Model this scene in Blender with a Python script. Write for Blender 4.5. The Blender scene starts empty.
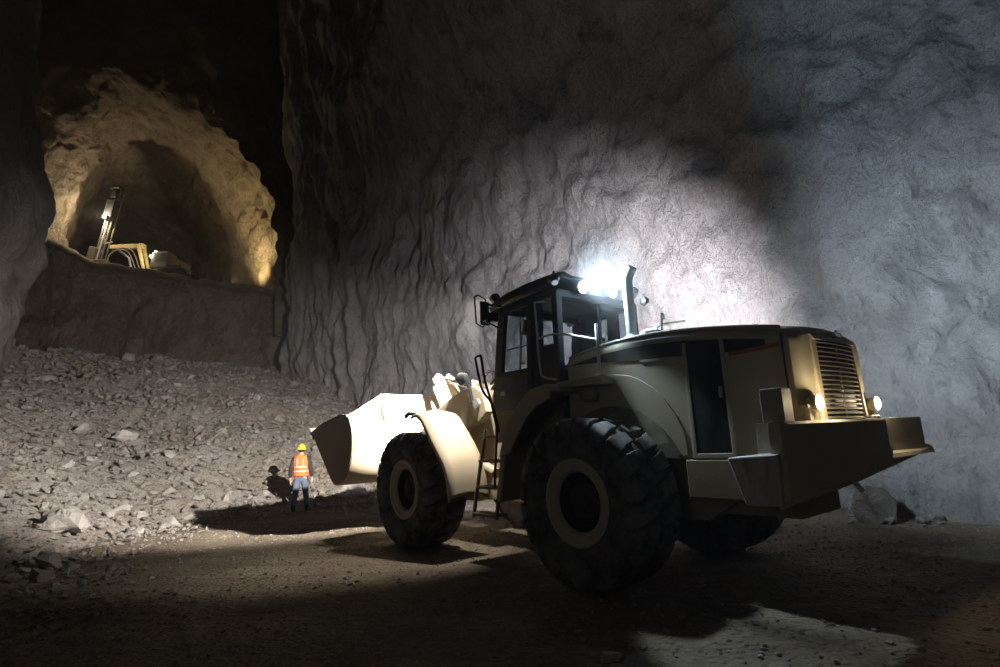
import bpy, bmesh, math, random
from mathutils import Vector, Matrix, noise
random.seed(7)
R = math.radians
scene = bpy.context.scene
col = scene.collection

# ------------------------------------------------------------------ helpers
def tag(o, label=None, cat=None, group=None, kind=None):
    if label: o['label'] = label
    if cat: o['category'] = cat
    if group: o['group'] = group
    if kind: o['kind'] = kind
    return o

def empty(name, loc, rz=0.0):
    o = bpy.data.objects.new(name, None)
    o.location = loc
    o.rotation_euler = (0, 0, rz)
    o.empty_display_size = 0.2
    col.objects.link(o)
    return o

class MB:
    """collects shapes and links them as one mesh object"""
    def __init__(s): s.v, s.f = [], []
    def add(s, vs, fs):
        b = len(s.v)
        s.v += [tuple(v) for v in vs]
        s.f += [tuple(i + b for i in f) for f in fs]
    def box(s, c, d, m=None):
        x, y, z = d[0] / 2, d[1] / 2, d[2] / 2
        vs = [Vector(q) for q in ((-x,-y,-z),(x,-y,-z),(x,y,-z),(-x,y,-z),(-x,-y,z),(x,-y,z),(x,y,z),(-x,y,z))]
        if m is not None: vs = [m @ v for v in vs]
        c = Vector(c)
        s.add([v + c for v in vs], [(3,2,1,0),(4,5,6,7),(0,1,5,4),(1,2,6,5),(2,3,7,6),(3,0,4,7)])
    def hexa(s, bot, top):
        """eight corners: bottom ring then top ring"""
        s.add(list(bot) + list(top), [(3,2,1,0),(4,5,6,7),(0,1,5,4),(1,2,6,5),(2,3,7,6),(3,0,4,7)])
    def prism(s, poly, a, b, ax='y'):
        """polygon in the plane across axis ax, extruded from a to b"""
        n = len(poly)
        def P(p, t):
            return {'y': (p[0], t, p[1]), 'x': (t, p[0], p[1]), 'z': (p[0], p[1], t)}[ax]
        s.add([P(p, a) for p in poly] + [P(p, b) for p in poly],
              [tuple(range(n)), tuple(range(2*n-1, n-1, -1))] + [(i, i+n, (i+1) % n + n, (i+1) % n) for i in range(n)])
    def tube(s, pts, r, n=10, cap=True):
        pts = [Vector(p) for p in pts]
        rs = r if isinstance(r, (list, tuple)) else [r] * len(pts)
        vs, fs = [], []
        up = None
        for i, p in enumerate(pts):
            t = (pts[min(i+1, len(pts)-1)] - pts[max(i-1, 0)]).normalized()
            if up is None:
                up = Vector((0, 0, 1)) if abs(t.z) < .9 else Vector((1, 0, 0))
            u = (up - t * up.dot(t))
            if u.length < 1e-4: u = t.orthogonal()
            u.normalize(); w = t.cross(u); up = u
            for k in range(n):
                a = 2 * math.pi * k / n
                vs.append(p + (u * math.cos(a) + w * math.sin(a)) * rs[i])
        for i in range(len(pts) - 1):
            for k in range(n):
                fs.append((i*n+k, i*n+(k+1) % n, (i+1)*n+(k+1) % n, (i+1)*n+k))
        if cap:
            fs.append(tuple(range(n-1, -1, -1)))
            fs.append(tuple(range((len(pts)-1)*n, len(pts)*n)))
        s.add(vs, fs)
    def lathe(s, prof, c=(0,0,0), ax='y', n=48, close=False):
        """profile of (radius, along) turned about the axis ax through c"""
        vs, fs = [], []
        m = len(prof)
        for k in range(n):
            a = 2 * math.pi * k / n
            ca, sa = math.cos(a), math.sin(a)
            for r, t in prof:
                q = {'y': (r*ca, t, r*sa), 'x': (t, r*ca, r*sa), 'z': (r*ca, r*sa, t)}[ax]
                vs.append((q[0]+c[0], q[1]+c[1], q[2]+c[2]))
        for k in range(n):
            k2 = (k+1) % n
            for i in range(m if close else m-1):
                j = (i+1) % m
                fs.append((k*m+i, k*m+j, k2*m+j, k2*m+i))
        s.add(vs, fs)
    def loft(s, rings, caps=True, closed=True):
        n = len(rings[0]); vs = [p for r in rings for p in r]; fs = []
        for i in range(len(rings)-1):
            for k in range(n if closed else n-1):
                fs.append((i*n+k, i*n+(k+1) % n, (i+1)*n+(k+1) % n, (i+1)*n+k))
        if caps and closed:
            fs.append(tuple(range(n-1, -1, -1)))
            fs.append(tuple(range((len(rings)-1)*n, len(rings)*n)))
        s.add(vs, fs)
    def ball(s, c, r, nu=14, nv=9, sc=(1,1,1)):
        rings = []
        for j in range(nv+1):
            t = math.pi * j / nv
            rr = max(math.sin(t), .02)
            rings.append([(c[0]+sc[0]*r*rr*math.cos(2*math.pi*k/nu), c[1]+sc[1]*r*rr*math.sin(2*math.pi*k/nu), c[2]-sc[2]*r*math.cos(t)) for k in range(nu)])
        s.loft(rings)
    def build(s, name, mat, parent=None, bevel=0, smooth=False, solid=0, subd=0, angle=35, segs=2):
        me = bpy.data.meshes.new(name)
        me.from_pydata(s.v, [], s.f)
        bm = bmesh.new(); bm.from_mesh(me)
        bmesh.ops.recalc_face_normals(bm, faces=bm.faces)
        bm.to_mesh(me); bm.free()
        me.update()
        o = bpy.data.objects.new(name, me)
        col.objects.link(o)
        if parent: o.parent = parent
        if mat: me.materials.append(mat)
        if solid:
            q = o.modifiers.new('solid', 'SOLIDIFY'); q.thickness = solid; q.offset = 0
        if bevel:
            q = o.modifiers.new('bevel', 'BEVEL'); q.width = bevel; q.segments = segs; q.limit_method = 'ANGLE'; q.angle_limit = R(angle)
        if subd:
            q = o.modifiers.new('sub', 'SUBSURF'); q.levels = subd; q.render_levels = subd
        if smooth or bevel:
            for p in me.polygons: p.use_smooth = True
            if not subd:
                q = o.modifiers.new('wn', 'WEIGHTED_NORMAL') if bevel else None
                if not bevel and smooth != 'all':
                    me.shade_smooth()
                    for e in me.edges: pass
        return o

def arc(cx, cz, r, a0, a1, n):
    return [(cx + r*math.cos(R(a0+(a1-a0)*i/n)), cz + r*math.sin(R(a0+(a1-a0)*i/n))) for i in range(n+1)]

def spline(pts, n=6):
    """smooth polyline through pts"""
    pts = [Vector(p) for p in pts]; out = []
    for i in range(len(pts)-1):
        p0, p1, p2, p3 = pts[max(i-1,0)], pts[i], pts[i+1], pts[min(i+2, len(pts)-1)]
        for k in range(n):
            t = k/n
            out.append(0.5*((2*p1)+(p2-p0)*t+(2*p0-5*p1+4*p2-p3)*t*t+(3*p1-p0-3*p2+p3)*t**3))
    out.append(pts[-1])
    return out

def sm(a, b, x):
    t = max(0.0, min(1.0, (x-a)/(b-a))); return t*t*(3-2*t)

# ------------------------------------------------------------------ materials
class NT:
    def __init__(s, name):
        s.m = bpy.data.materials.new(name); s.m.use_nodes = True
        s.t = s.m.node_tree; s.t.nodes.clear()
        s.out = s.n('ShaderNodeOutputMaterial')
    def n(s, typ, **k):
        q = s.t.nodes.new(typ)
        for a, v in k.items(): setattr(q, a, v)
        return q
    def l(s, a, b): s.t.links.new(a, b)
    def noise(s, vec, scale, detail=6, rough=.6, dist=0.0):
        q = s.n('ShaderNodeTexNoise'); q.inputs['Scale'].default_value = scale
        q.inputs['Detail'].default_value = detail; q.inputs['Roughness'].default_value = rough
        q.inputs['Distortion'].default_value = dist
        s.l(vec, q.inputs['Vector']); return q.outputs['Fac']
    def ramp(s, fac, stops, interp='LINEAR'):
        q = s.n('ShaderNodeValToRGB'); q.color_ramp.interpolation = interp
        e = q.color_ramp.elements
        while len(e) < len(stops): e.new(.5)
        for i, (p, c) in enumerate(stops):
            e[i].position = p
            e[i].color = (c, c, c, 1) if isinstance(c, (int, float)) else (*c, 1)
        s.l(fac, q.inputs['Fac']); return q.outputs['Color']
    def mix(s, fac, a, b, blend='MIX'):
        q = s.n('ShaderNodeMix', data_type='RGBA', blend_type=blend)
        for i, v in ((0, fac), (6, a), (7, b)):
            if isinstance(v, (int, float)): q.inputs[i].default_value = v
            elif isinstance(v, tuple): q.inputs[i].default_value = (*v, 1)
            else: s.l(v, q.inputs[i])
        return q.outputs[2]
    def math(s, op, a, b=0.0):
        q = s.n('ShaderNodeMath', operation=op)
        for i, v in ((0, a), (1, b)):
            if isinstance(v, (int, float)): q.inputs[i].default_value = v
            else: s.l(v, q.inputs[i])
        return q.outputs[0]
    def coords(s, scale=(1,1,1), kind='Object'):
        c = s.n('ShaderNodeTexCoord'); m = s.n('ShaderNodeMapping')
        m.inputs['Scale'].default_value = scale
        s.l(c.outputs[kind], m.inputs['Vector']); return m.outputs['Vector']
    def bump(s, h, strength, dist, normal=None):
        q = s.n('ShaderNodeBump'); q.inputs['Strength'].default_value = strength; q.inputs['Distance'].default_value = dist
        s.l(h, q.inputs['Height'])
        if normal is not None: s.l(normal, q.inputs['Normal'])
        return q.outputs['Normal']
    def bsdf(s, color, rough=.8, metal=0.0, normal=None, spec=.3):
        q = s.n('ShaderNodeBsdfPrincipled')
        for k, v in (('Base Color', color), ('Roughness', rough), ('Metallic', metal)):
            if isinstance(v, tuple): q.inputs[k].default_value = (*v, 1)
            elif isinstance(v, (int, float)): q.inputs[k].default_value = v
            else: s.l(v, q.inputs[k])
        q.inputs['Specular IOR Level'].default_value = spec
        if normal is not None: s.l(normal, q.inputs['Normal'])
        s.l(q.outputs[0], s.out.inputs['Surface'])
        return q

def rock_mat(name, c0, c1, c2, streak=(1,1,.45), bscale=1.0, bstr=1.0):
    m = NT(name); v = m.coords(); vs = m.coords(streak)
    big = m.noise(v, .35, 5, .6)
    med = m.noise(vs, 2.2*bscale, 8, .68, .6)
    fine = m.noise(v, 9*bscale, 6, .7)
    colr = m.ramp(big, [(.3, c0), (.52, c1), (.72, c2)])
    colr = m.mix(m.ramp(fine, [(.38, .0), (.68, .55)]), colr, c2)
    dark = m.ramp(med, [(.3, .55), (.45, 0.0)])
    colr = m.mix(dark, colr, tuple(x*.45 for x in c0))
    vo = m.n('ShaderNodeTexVoronoi', feature='DISTANCE_TO_EDGE'); vo.inputs['Scale'].default_value = 1.1*bscale
    wv = m.n('ShaderNodeVectorMath', operation='ADD'); m.l(vs, wv.inputs[0])
    nz = m.n('ShaderNodeTexNoise'); nz.inputs['Scale'].default_value = 1.5*bscale; nz.inputs['Detail'].default_value = 5
    m.l(v, nz.inputs['Vector']); m.l(nz.outputs['Color'], wv.inputs[1]); m.l(wv.outputs[0], vo.inputs['Vector'])
    crack = m.ramp(vo.outputs['Distance'], [(0.0, 0.0), (.05, 1.0)])
    n1 = m.bump(med, .9*bstr, .35/bscale)
    n2 = m.bump(fine, .95*bstr, .12/bscale, n1)
    n3 = m.bump(crack, .3*bstr, .05/bscale, n2)
    m.bsdf(colr, .92, 0, n3, .15)
    return m.m

M = {}
M['rock'] = rock_mat('chalk_rock', (.22,.205,.20), (.34,.32,.315), (.45,.43,.42))
M['rock_left'] = rock_mat('grey_rock', (.20,.18,.165), (.29,.265,.245), (.38,.35,.33), (1,1,.6))
M['rock_far'] = rock_mat('ochre_rock', (.20,.16,.115), (.30,.25,.18), (.40,.34,.26), (1,1,.8), .35)
M['stone'] = rock_mat('rubble_stone', (.24,.22,.20), (.34,.315,.29), (.46,.43,.40), (1,1,1), 4, .7)
M['stone_shaded'] = rock_mat('shaded_stone', (.11,.095,.08), (.14,.12,.10), (.18,.16,.14), (1,1,1), 4, .9)  # shadow on the boulder behind the loader, put into its stone colour
M['stone_pale'] = rock_mat('pale_stone', (.27,.245,.22), (.38,.355,.33), (.47,.45,.42), (1,1,1), 3, .6)

def ground_mat():
    m = NT('dirt_ground'); v = m.coords(); vs = m.coords((.5, 2.2, 1))
    big = m.noise(v, .5, 6, .6); med = m.noise(vs, 1.7, 7, .65, .5); fine = m.noise(v, 14, 6, .75)
    c = m.ramp(big, [(.3, (.085,.066,.045)), (.55, (.165,.134,.096)), (.75, (.29,.25,.195))])
    c = m.mix(m.ramp(fine, [(.48, 0.0), (.74, .5)]), c, (.25,.22,.185))
    c = m.mix(m.ramp(med, [(.3, .6), (.5, 0.0)]), c, (.075,.055,.038))
    n1 = m.bump(med, .6, .1); n2 = m.bump(fine, .9, .035, n1)
    vo = m.n('ShaderNodeTexVoronoi'); vo.inputs['Scale'].default_value = 16; m.l(v, vo.inputs['Vector'])
    n3 = m.bump(m.ramp(vo.outputs['Distance'], [(.1, 1.0), (.5, 0.0)]), .6, .025, n2)
    m.bsdf(c, .93, 0, n3, .15); return m.m
M['dirt'] = ground_mat()

def rubble_mat():
    m = NT('rubble_dirt'); v = m.coords()
    big = m.noise(v, .3, 5, .6); fine = m.noise(v, 7, 7, .75); f2 = m.noise(v, 25, 4, .7)
    c = m.ramp(big, [(.3, (.27,.20,.13)), (.45, (.29,.25,.21)), (.6, (.32,.30,.28)), (.75, (.40,.37,.33))])
    c = m.mix(m.ramp(fine, [(.4, .0), (.7, .7)]), c, (.44,.41,.38))
    c = m.mix(m.ramp(f2, [(.32, .85), (.5, 0.0)]), c, (.08,.07,.058))  # darkens the noise hollows: shade in gaps between stones, painted in
    n1 = m.bump(fine, .9, .12); n2 = m.bump(f2, .8, .04, n1)
    m.bsdf(c, .95, 0, n2, .1); return m.m
M['rubble'] = rubble_mat()

def paint(name, c, dust=(.40,.36,.29), amt=.6, rough=.55, scale=3.0, streak=(1,1,.35)):
    """worn painted steel with settled dust and small chips"""
    m = NT(name); v = m.coords(); vs = m.coords(streak)
    a = m.noise(vs, scale, 8, .65, .3); b = m.noise(v, scale*12, 5, .7); g = m.n('ShaderNodeNewGeometry')
    sep = m.n('ShaderNodeSeparateXYZ'); m.l(g.outputs['Normal'], sep.inputs[0])
    top = m.ramp(sep.outputs['Z'], [(.35, 0.0), (.9, .65)])
    f = m.math('MAXIMUM', m.ramp(a, [(.35, 0.0), (.7, amt)]), top)
    c1 = m.mix(f, c, dust)
    c1 = m.mix(m.ramp(b, [(.28, .55), (.36, 0.0)]), c1, tuple(x*.35 for x in c))
    n = m.bump(b, .15, .01)
    m.bsdf(c1, m.ramp(a, [(.3, rough-.12), (.7, min(1, rough+.25))]), 0, n, .35); return m.m
M['cream'] = paint('faded_yellow_paint', (.37,.315,.205), (.34,.33,.29), .8)
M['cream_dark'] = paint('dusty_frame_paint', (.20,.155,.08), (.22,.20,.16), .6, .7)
M['weight'] = paint('counterweight_paint', (.30,.265,.19), (.36,.34,.30), .7, .7, 2.2)
M['weight_step'] = paint('caked_step_paint', (.20,.19,.16), (.46,.46,.45), .8, .85, 6, (1,1,.2))
M['bucket'] = paint('bucket_paint', (.52,.42,.27), (.50,.46,.39), .7, .6, 2)
M['bucket_side'] = paint('worn_bucket_side', (.18,.135,.09), (.24,.19,.14), .5, .7, 3)
M['black'] = paint('black_paint', (.012,.013,.015), (.09,.09,.09), .35, .4)
M['band'] = paint('dark_band', (.014,.014,.016), (.06,.06,.055), .5, .45)
M['red'] = paint('red_stripe', (.30,.075,.035), (.22,.13,.09), .5, .5)
M['rim'] = paint('rim_paint', (.40,.36,.26), (.36,.33,.28), .7, .6)
M['hub'] = paint('hub_paint', (.035,.028,.018), (.05,.045,.035), .6, .8)
M['steel'] = paint('bare_steel', (.42,.43,.44), (.40,.38,.34), .35, .35)
M['chrome_rod'] = None
M['grille'] = paint('grille_slat_paint', (.34,.30,.22), (.36,.34,.29), .6, .55)
M['rig_yellow'] = paint('rig_yellow_paint', (.48,.36,.13), (.42,.36,.25), .5)
M['rig_grey'] = paint('rig_grey', (.16,.14,.11), (.2,.18,.15), .5)
M['tail'] = paint('lamp_housing_grey', (.30,.26,.18), (.3,.28,.22), .5)

def plain(name, c, rough=.7, metal=0, bscale=0, bstr=.3, spec=.3):
    m = NT(name); n = None
    if bscale:
        v = m.coords(); h = m.noise(v, bscale, 5, .6); n = m.bump(h, bstr, .02)
        c2 = m.mix(m.ramp(h, [(.35, 0.0), (.7, .5)]), c, tuple(min(1, x*1.6+.01) for x in c))
        m.bsdf(c2, rough, metal, n, spec)
    else: m.bsdf(c, rough, metal, None, spec)
    return m.m
def rubber():
    m = NT('dusty_rubber'); v = m.coords(); a = m.noise(v, 4, 7, .65); b = m.noise(v, 30, 5, .7)
    c = m.mix(m.ramp(a, [(.38, 0.05), (.68, .75)]), (.024,.023,.022), (.22,.215,.205))
    m.bsdf(c, .9, 0, m.bump(b, .3, .01), .15); return m.m
M['rubber'] = rubber()
M['hose'] = plain('hydraulic_hose', (.02,.02,.022), .6)
M['seat'] = plain('seat_fabric', (.03,.032,.038), .9, 0, 40)
M['lens_off'] = plain('lens_glass', (.5,.5,.5), .1)
M['mirror'] = plain('mirror_glass', (.8,.8,.82), .06, 1)
M['shiny'] = plain('polished_rod', (.7,.7,.7), .2, 1)
M['skin'] = plain('skin', (.45,.28,.2), .6)
M['jacket'] = plain('dark_jacket', (.022,.022,.026), .9, 0, 30)
M['trouser'] = plain('blue_work_trousers', (.085,.10,.15), .9, 0, 25)
M['boot'] = plain('boots', (.02,.018,.016), .7)
M['hair'] = plain('hair', (.03,.02,.015), .8)
M['vest'] = plain('orange_vest', (.95,.13,.035), .75, 0, 25, .4)
M['tape'] = plain('reflective_tape', (.62,.55,.5), .4)
M['helmet'] = plain('yellow_helmet', (.85,.55,.03), .35)

def glass(name, tint, gl=.12):
    m = NT(name)
    t = m.n('ShaderNodeBsdfTransparent'); t.inputs[0].default_value = (*tint, 1)
    g = m.n('ShaderNodeBsdfGlossy'); g.inputs['Roughness'].default_value = .05
    d = m.n('ShaderNodeBsdfDiffuse'); d.inputs['Color'].default_value = (.5,.5,.5,1)
    v = m.coords(); h = m.noise(v, 5, 6, .65)
    mx = m.n('ShaderNodeMixShader'); fr = m.n('ShaderNodeLayerWeight'); fr.inputs[0].default_value = .5
    m.l(m.math('MULTIPLY', m.math('POWER', fr.outputs['Facing'], 4.0), .5), mx.inputs[0]); m.l(t.outputs[0], mx.inputs[1]); m.l(g.outputs[0], mx.inputs[2])
    m2 = m.n('ShaderNodeMixShader'); m.l(m.ramp(h, [(.35, .02), (.75, .10)]), m2.inputs[0])
    m.l(mx.outputs[0], m2.inputs[1]); m.l(d.outputs[0], m2.inputs[2])
    m.l(m2.outputs[0], m.out.inputs['Surface']); return m.m
M['glass'] = glass('dusty_cab_glass', (.78,.82,.84))

def emit(name, c, s):
    m = NT(name); e = m.n('ShaderNodeEmission'); e.inputs[0].default_value = (*c, 1); e.inputs[1].default_value = s
    m.l(e.outputs[0], m.out.inputs['Surface']); return m.m
COOL = (.72, .88, 1.0); WARM = (1.0, .80, .52); HALO = (1.0, .93, .80)
M['lamp_cool'] = emit('lamp_cool_lens', COOL, 120)
M['lamp_warm'] = emit('lamp_warm_lens', (1,.80,.5), 60)
M['lamp_white'] = emit('lamp_white_lens', HALO, 30)
M['lamp_dim'] = emit('lamp_dim_lens', COOL, .5)
M['lamp_rig'] = emit('lamp_rig_lens', (1,.95,.8), 40)

def spot(name, loc, target, energy, color, angle, blend=.35, size=.06, parent=None):
    d = bpy.data.lights.new(name, 'SPOT'); d.energy = energy; d.color = color
    d.spot_size = R(angle); d.spot_blend = blend; d.shadow_soft_size = size
    o = bpy.data.objects.new(name, d); col.objects.link(o)
    o.location = loc
    o.rotation_euler = (Vector(target) - Vector(loc)).to_track_quat('-Z', 'Y').to_euler()
    if parent: o.parent = parent
    return o
def point(name, loc, energy, color, size=.05, parent=None):
    d = bpy.data.lights.new(name, 'POINT'); d.energy = energy; d.color = color; d.shadow_soft_size = size
    o = bpy.data.objects.new(name, d); col.objects.link(o); o.location = loc
    if parent: o.parent = parent
    return o

# ------------------------------------------------------------------ terrain
def fb(x, y, z, o=4, H=.9):
    return noise.fractal(Vector((x, y, z)), H, 2.0, o)

FOOT = [(-.5, 22), (-2.4, 18.6), (-4.0, 16.2), (-6.2, 15.3), (-8.0, 13.6), (-7.8, 11.0), (-6.9, 8.6), (-5.6, 6.0), (-4.6, 3.5), (-4.2, -3)]
def foot_dist(x, y):
    """distance beyond the foot of the rubble slope (negative on the open floor)"""
    best, sign = 1e9, 1
    for (ax, ay), (bx, by) in zip(FOOT, FOOT[1:]):
        dx, dy = bx-ax, by-ay
        t = max(0, min(1, ((x-ax)*dx+(y-ay)*dy)/(dx*dx+dy*dy)))
        px, py = ax+t*dx, ay+t*dy
        d = math.hypot(x-px, y-py)
        if d < best:
            best = d; sign = -1 if (dx*(y-ay)-dy*(x-ax)) > 0 else 1
    return best*sign
def floor_z(x, y):
    z = .05*fb(x*.35, y*.35, 1.7, 3) + .035*fb(x*1.2, y*1.2, 5.1, 3) + .014*fb(x*5, y*5, 9.3, 2)
    d = math.hypot(x-1.2, y-8)
    z *= .35 + .65*sm(2.5, 6, d)
    z -= .10*sm(9, 14, y)
    return z
def rubble_z(x, y):
    d = foot_dist(x, y)
    if d < -1.5: return -1.0
    if d < 0: base = -.08*(-d)
    elif d < 4: base = .44*d
    else: base = 1.76 + .31*(d-4)
    top = 7.6 - .12*max(0, x+20)
    if base > top-1: base = top-1 + (1-math.exp(-(base-top+1)))
    # a flatter bank on the near side
    base *= .30 + .70*sm(6.5, 13, y)
    base += .55*fb(x*.28, y*.28, 3.3, 3)*sm(0, 4, d) + .16*fb(x*1.1, y*1.1, 7.7, 4)*sm(-.6, 1.5, d)
    base += .06*fb(x*4, y*4, 2.2, 3)
    return base + floor_z(x, y)
def land_z(x, y): return max(floor_z(x, y), rubble_z(x, y))

def grid(name, nu, nv, fn, mat, kind='structure', smooth=True, flip=False):
    vs = [fn(i/(nu-1), j/(nv-1)) for j in range(nv) for i in range(nu)]
    fs = [(j*nu+i, j*nu+i+1, (j+1)*nu+i+1, (j+1)*nu+i) for j in range(nv-1) for i in range(nu-1)]
    if flip: fs = [f[::-1] for f in fs]
    me = bpy.data.meshes.new(name); me.from_pydata(vs, [], fs); me.update()
    if smooth:
        for p in me.polygons: p.use_smooth = True
    o = bpy.data.objects.new(name, me); me.materials.append(mat); col.objects.link(o)
    o['kind'] = kind
    return o

def fl(u, v):
    y = -3 + 30*v**1.35
    x = -22 + 36*u
    return (x, y, floor_z(x, y))
grid('floor', 330, 300, fl, M['dirt'])

# right-hand wall: footprint swept up and over
RW = [(16, -6), (11.5, 1.5), (8.2, 6.0), (6.6, 8.4), (5.4, 11.0), (4.1, 14.0), (2.2, 17.2), (-.4, 20.8), (-4.2, 25.6), (-9.3, 31.6), (-14.3, 37.0), (-14.2, 39.5), (-12.5, 44)]
RWs = spline([(a, b, 0) for a, b in RW], 14)
RWl = [0.0]
for a, b in zip(RWs, RWs[1:]): RWl.append(RWl[-1] + (b-a).length)
def rw_at(s):
    import bisect
    s = max(0, min(RWl[-1]-1e-6, s)); i = min(max(bisect.bisect_right(RWl, s)-1, 0), len(RWs)-2)
    t = (s-RWl[i])/(RWl[i+1]-RWl[i]); p = RWs[i].lerp(RWs[i+1], t)
    a, b = RWs[max(i-3, 0)], RWs[min(i+4, len(RWs)-1)]
    tg = (b-a).normalized()
    return p, Vector((-tg.y, tg.x, 0))
RWP = [(0,-.5),(.05,0),(.0,2),(.05,4),(.25,6.5),(.8,9),(1.7,12),(3.2,15.5),(5.6,19.5),(9,24),(13.5,29),(19,35),(25,42)]
RWPs = spline([(a, 0, b) for a, b in RWP], 8)
def rw_prof(v):
    v = v**1.25
    t = v*(len(RWPs)-1); i = min(int(t), len(RWPs)-2); return RWPs[i].lerp(RWPs[i+1], t-i)
def rwall(u, v):
    s = RWl[-1]*(u*.9+.1*u*u)
    p, n = rw_at(s); q = rw_prof(v*1.0)
    far = sm(15, 27, p.y)
    b = p + n*q.x*(1-.97*far) + Vector((0, 0, q.z))
    x, y, z = b
    d = .9*fb(x*.12, y*.12, z*.12+4, 4)
    # vertical flutes on the far stretch, pick-marked humps on the near one
    r = 1-abs(noise.noise(Vector((x*.55+.15*z, y*.55, z*.10+11))))*2
    fl_ = sm(22, 31, p.y)
    d += (.10*far+.34*fl_)*r
    r2 = 1-abs(noise.noise(Vector((x*1.3, y*1.3, z*.22+31))))*2
    d += (.07*far+.16*fl_)*r2*r2
    d += (1-.3*far)*(.24*fb(x*.8, y*.8, z*.8, 4) + .11*fb(x*2.6, y*2.6, z*2.1, 3) + .05*abs(noise.noise(Vector((x*5.5+z*2.2, y*5.5, z*4)))))
    d -= (1-far)*.10*abs(noise.noise(Vector((x*.9, y*.9, z*1.3+7))))
    d *= .35+.65*sm(0, 3, z)
    w = b + n*d
    return (w.x, w.y, w.z + .25*d)
grid('wall_right', 520, 230, rwall, M['rock'])

# left-hand wall: a rock nose coming in from the frame edge
LW = [(-14.2, -4), (-15.6, 6), (-17.0, 13.5), (-18.6, 19), (-20.6, 23.2), (-22.0, 24.6), (-25, 26.2), (-31, 28.5), (-37, 34), (-39, 42)]
LWs = spline([(a, b, 0) for a, b in LW], 10)
def lwall(u, v):
    t = u*(len(LWs)-1); i = min(int(t), len(LWs)-2); p = LWs[i].lerp(LWs[i+1], t-i)
    tg = (LWs[min(i+3, len(LWs)-1)]-LWs[max(i-3, 0)]).normalized(); n = Vector((tg.y, -tg.x, 0))
    z = -.5 + 46*v**1.2
    off = -.004*max(0, z-10)**2 if z > 10 else -.25*math.exp(-((z-7)/3)**2)
    x, y = p.x, p.y
    d = .8*fb(x*.16, y*.16, z*.13, 4) + .25*fb(x*.8, y*.8, z*.5, 4) + .07*fb(x*2.5, y*2.5, z*1.8, 3)
    w = p + n*(off + d)
    return (w.x-.35, w.y, z + .2*d)
grid('wall_left', 220, 200, lwall, M['rock_left'], flip=True)

# back wall: bench with the upper tunnel above it
def bench_top(x): return 16.1 + .03*(x+31) - .235*(max(0, x+31)) + .0*x if x > -31 else 16.1 - .55*(x+31)
def bench_y(x): return 40.0 + .05*(x+25)
def bench(u, v):
    x = -40 + 27*u
    zt = bench_top(x) + .25*fb(x*.5, 3.1, 0, 3)
    z = zt*min(1, v/.7)
    y = bench_y(x)
    if v > .7:
        w = (v-.7)/.3
        y += 30*w*w; z = zt + .4*sm(0, .1, w); x -= .8*max(0, y-41)
    else:
        y += 1.6*(z/zt)
    d = .7*fb(x*.2, y*.2, z*.2, 4) + .22*fb(x*.9, y*.9, z*.7, 4)
    k = 1.0 if v <= .7 else .45
    return (x, y - d*k*(1 if v < .7 else 0), z + (d*.3*k))
grid('trim_1', 190, 150, bench, M['rock_far'])

MCX, MCZ = -26.6, 15.0
def mouth(a):
    """outline of the tunnel mouth, angle from the right foot over the crown to the left foot"""
    rx = 10.0 if math.cos(a) > 0 else 9.8
    if math.cos(a) < 0: rx = 8.6
    c, s = math.cos(a), math.sin(a)
    w = 1 + .10*fb(c*1.6, s*1.6, 8.2, 4)
    rx *= w; s *= w
    return MCX + rx*math.copysign(abs(c)**.8, c), MCZ + 13.2*max(0, s)**.9 + (-4 if s <= 0 else 0) - .12*(MCX + rx*c + 26)
def vault(u, v):
    """rock face flaring into the tunnel in one sweep: v 0 is the outer rim, v 1 the far end"""
    a = math.pi*(-.06 + 1.12*u)
    x, z = mouth(a)
    if v < .42:
        k = (1-v/.42)
        sc = 1 + 2.7*k**2.1 + .03*k
        side = sm(.1, .7, math.cos(a))
        y = 39.5 - 7.5*k**.75*(1-side) + 4*k*side
        bend = 0.0
    else:
        k = (v-.42)/.58
        sc = 1 - .10*k
        y = 39.5 + 46*k**1.3
        bend = .85*max(0, y-41.5)
    x = MCX + (x-MCX)*sc - bend; z = MCZ + (z-MCZ)*sc
    w = Vector((noise.fractal(Vector((x*.16, y*.16, z*.16)), .9, 2, 4), noise.fractal(Vector((x*.16+9, y*.16, z*.16)), .9, 2, 4), noise.fractal(Vector((x*.16, y*.16+7, z*.16)), .9, 2, 4)))*.65
    w += Vector((noise.fractal(Vector((x*.6, y*.6, z*.6)), .9, 2, 4), noise.fractal(Vector((x*.6+9, y*.6, z*.6)), .9, 2, 4), noise.fractal(Vector((x*.6, y*.6+7, z*.6)), .9, 2, 4)))*.30
    return (x + w.x, y + w.y, z + w.z)
grid('wall_back', 230, 230, vault, M['rock_far'], flip=True)
def endwall(u, v):
    x = -90 + 72*u; z = 8 + 30*v
    d = 1.2*fb(x*.2, 5, z*.2, 4) + .4*fb(x*.8, 3, z*.8, 3)
    return (x, 78 - d, z)
grid('wall_tunnel_end', 60, 60, endwall, M['rock_far'])
def ceil(u, v):
    x = -48 + 74*u; y = -8 + 56*v
    return (x, y, 45 - .006*(x+8)**2 + 1.2*fb(x*.12, y*.12, 0, 4) + .3*fb(x*.6, y*.6, 2, 3))
grid('ceiling', 110, 90, ceil, M['rock_far'], flip=True)

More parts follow.
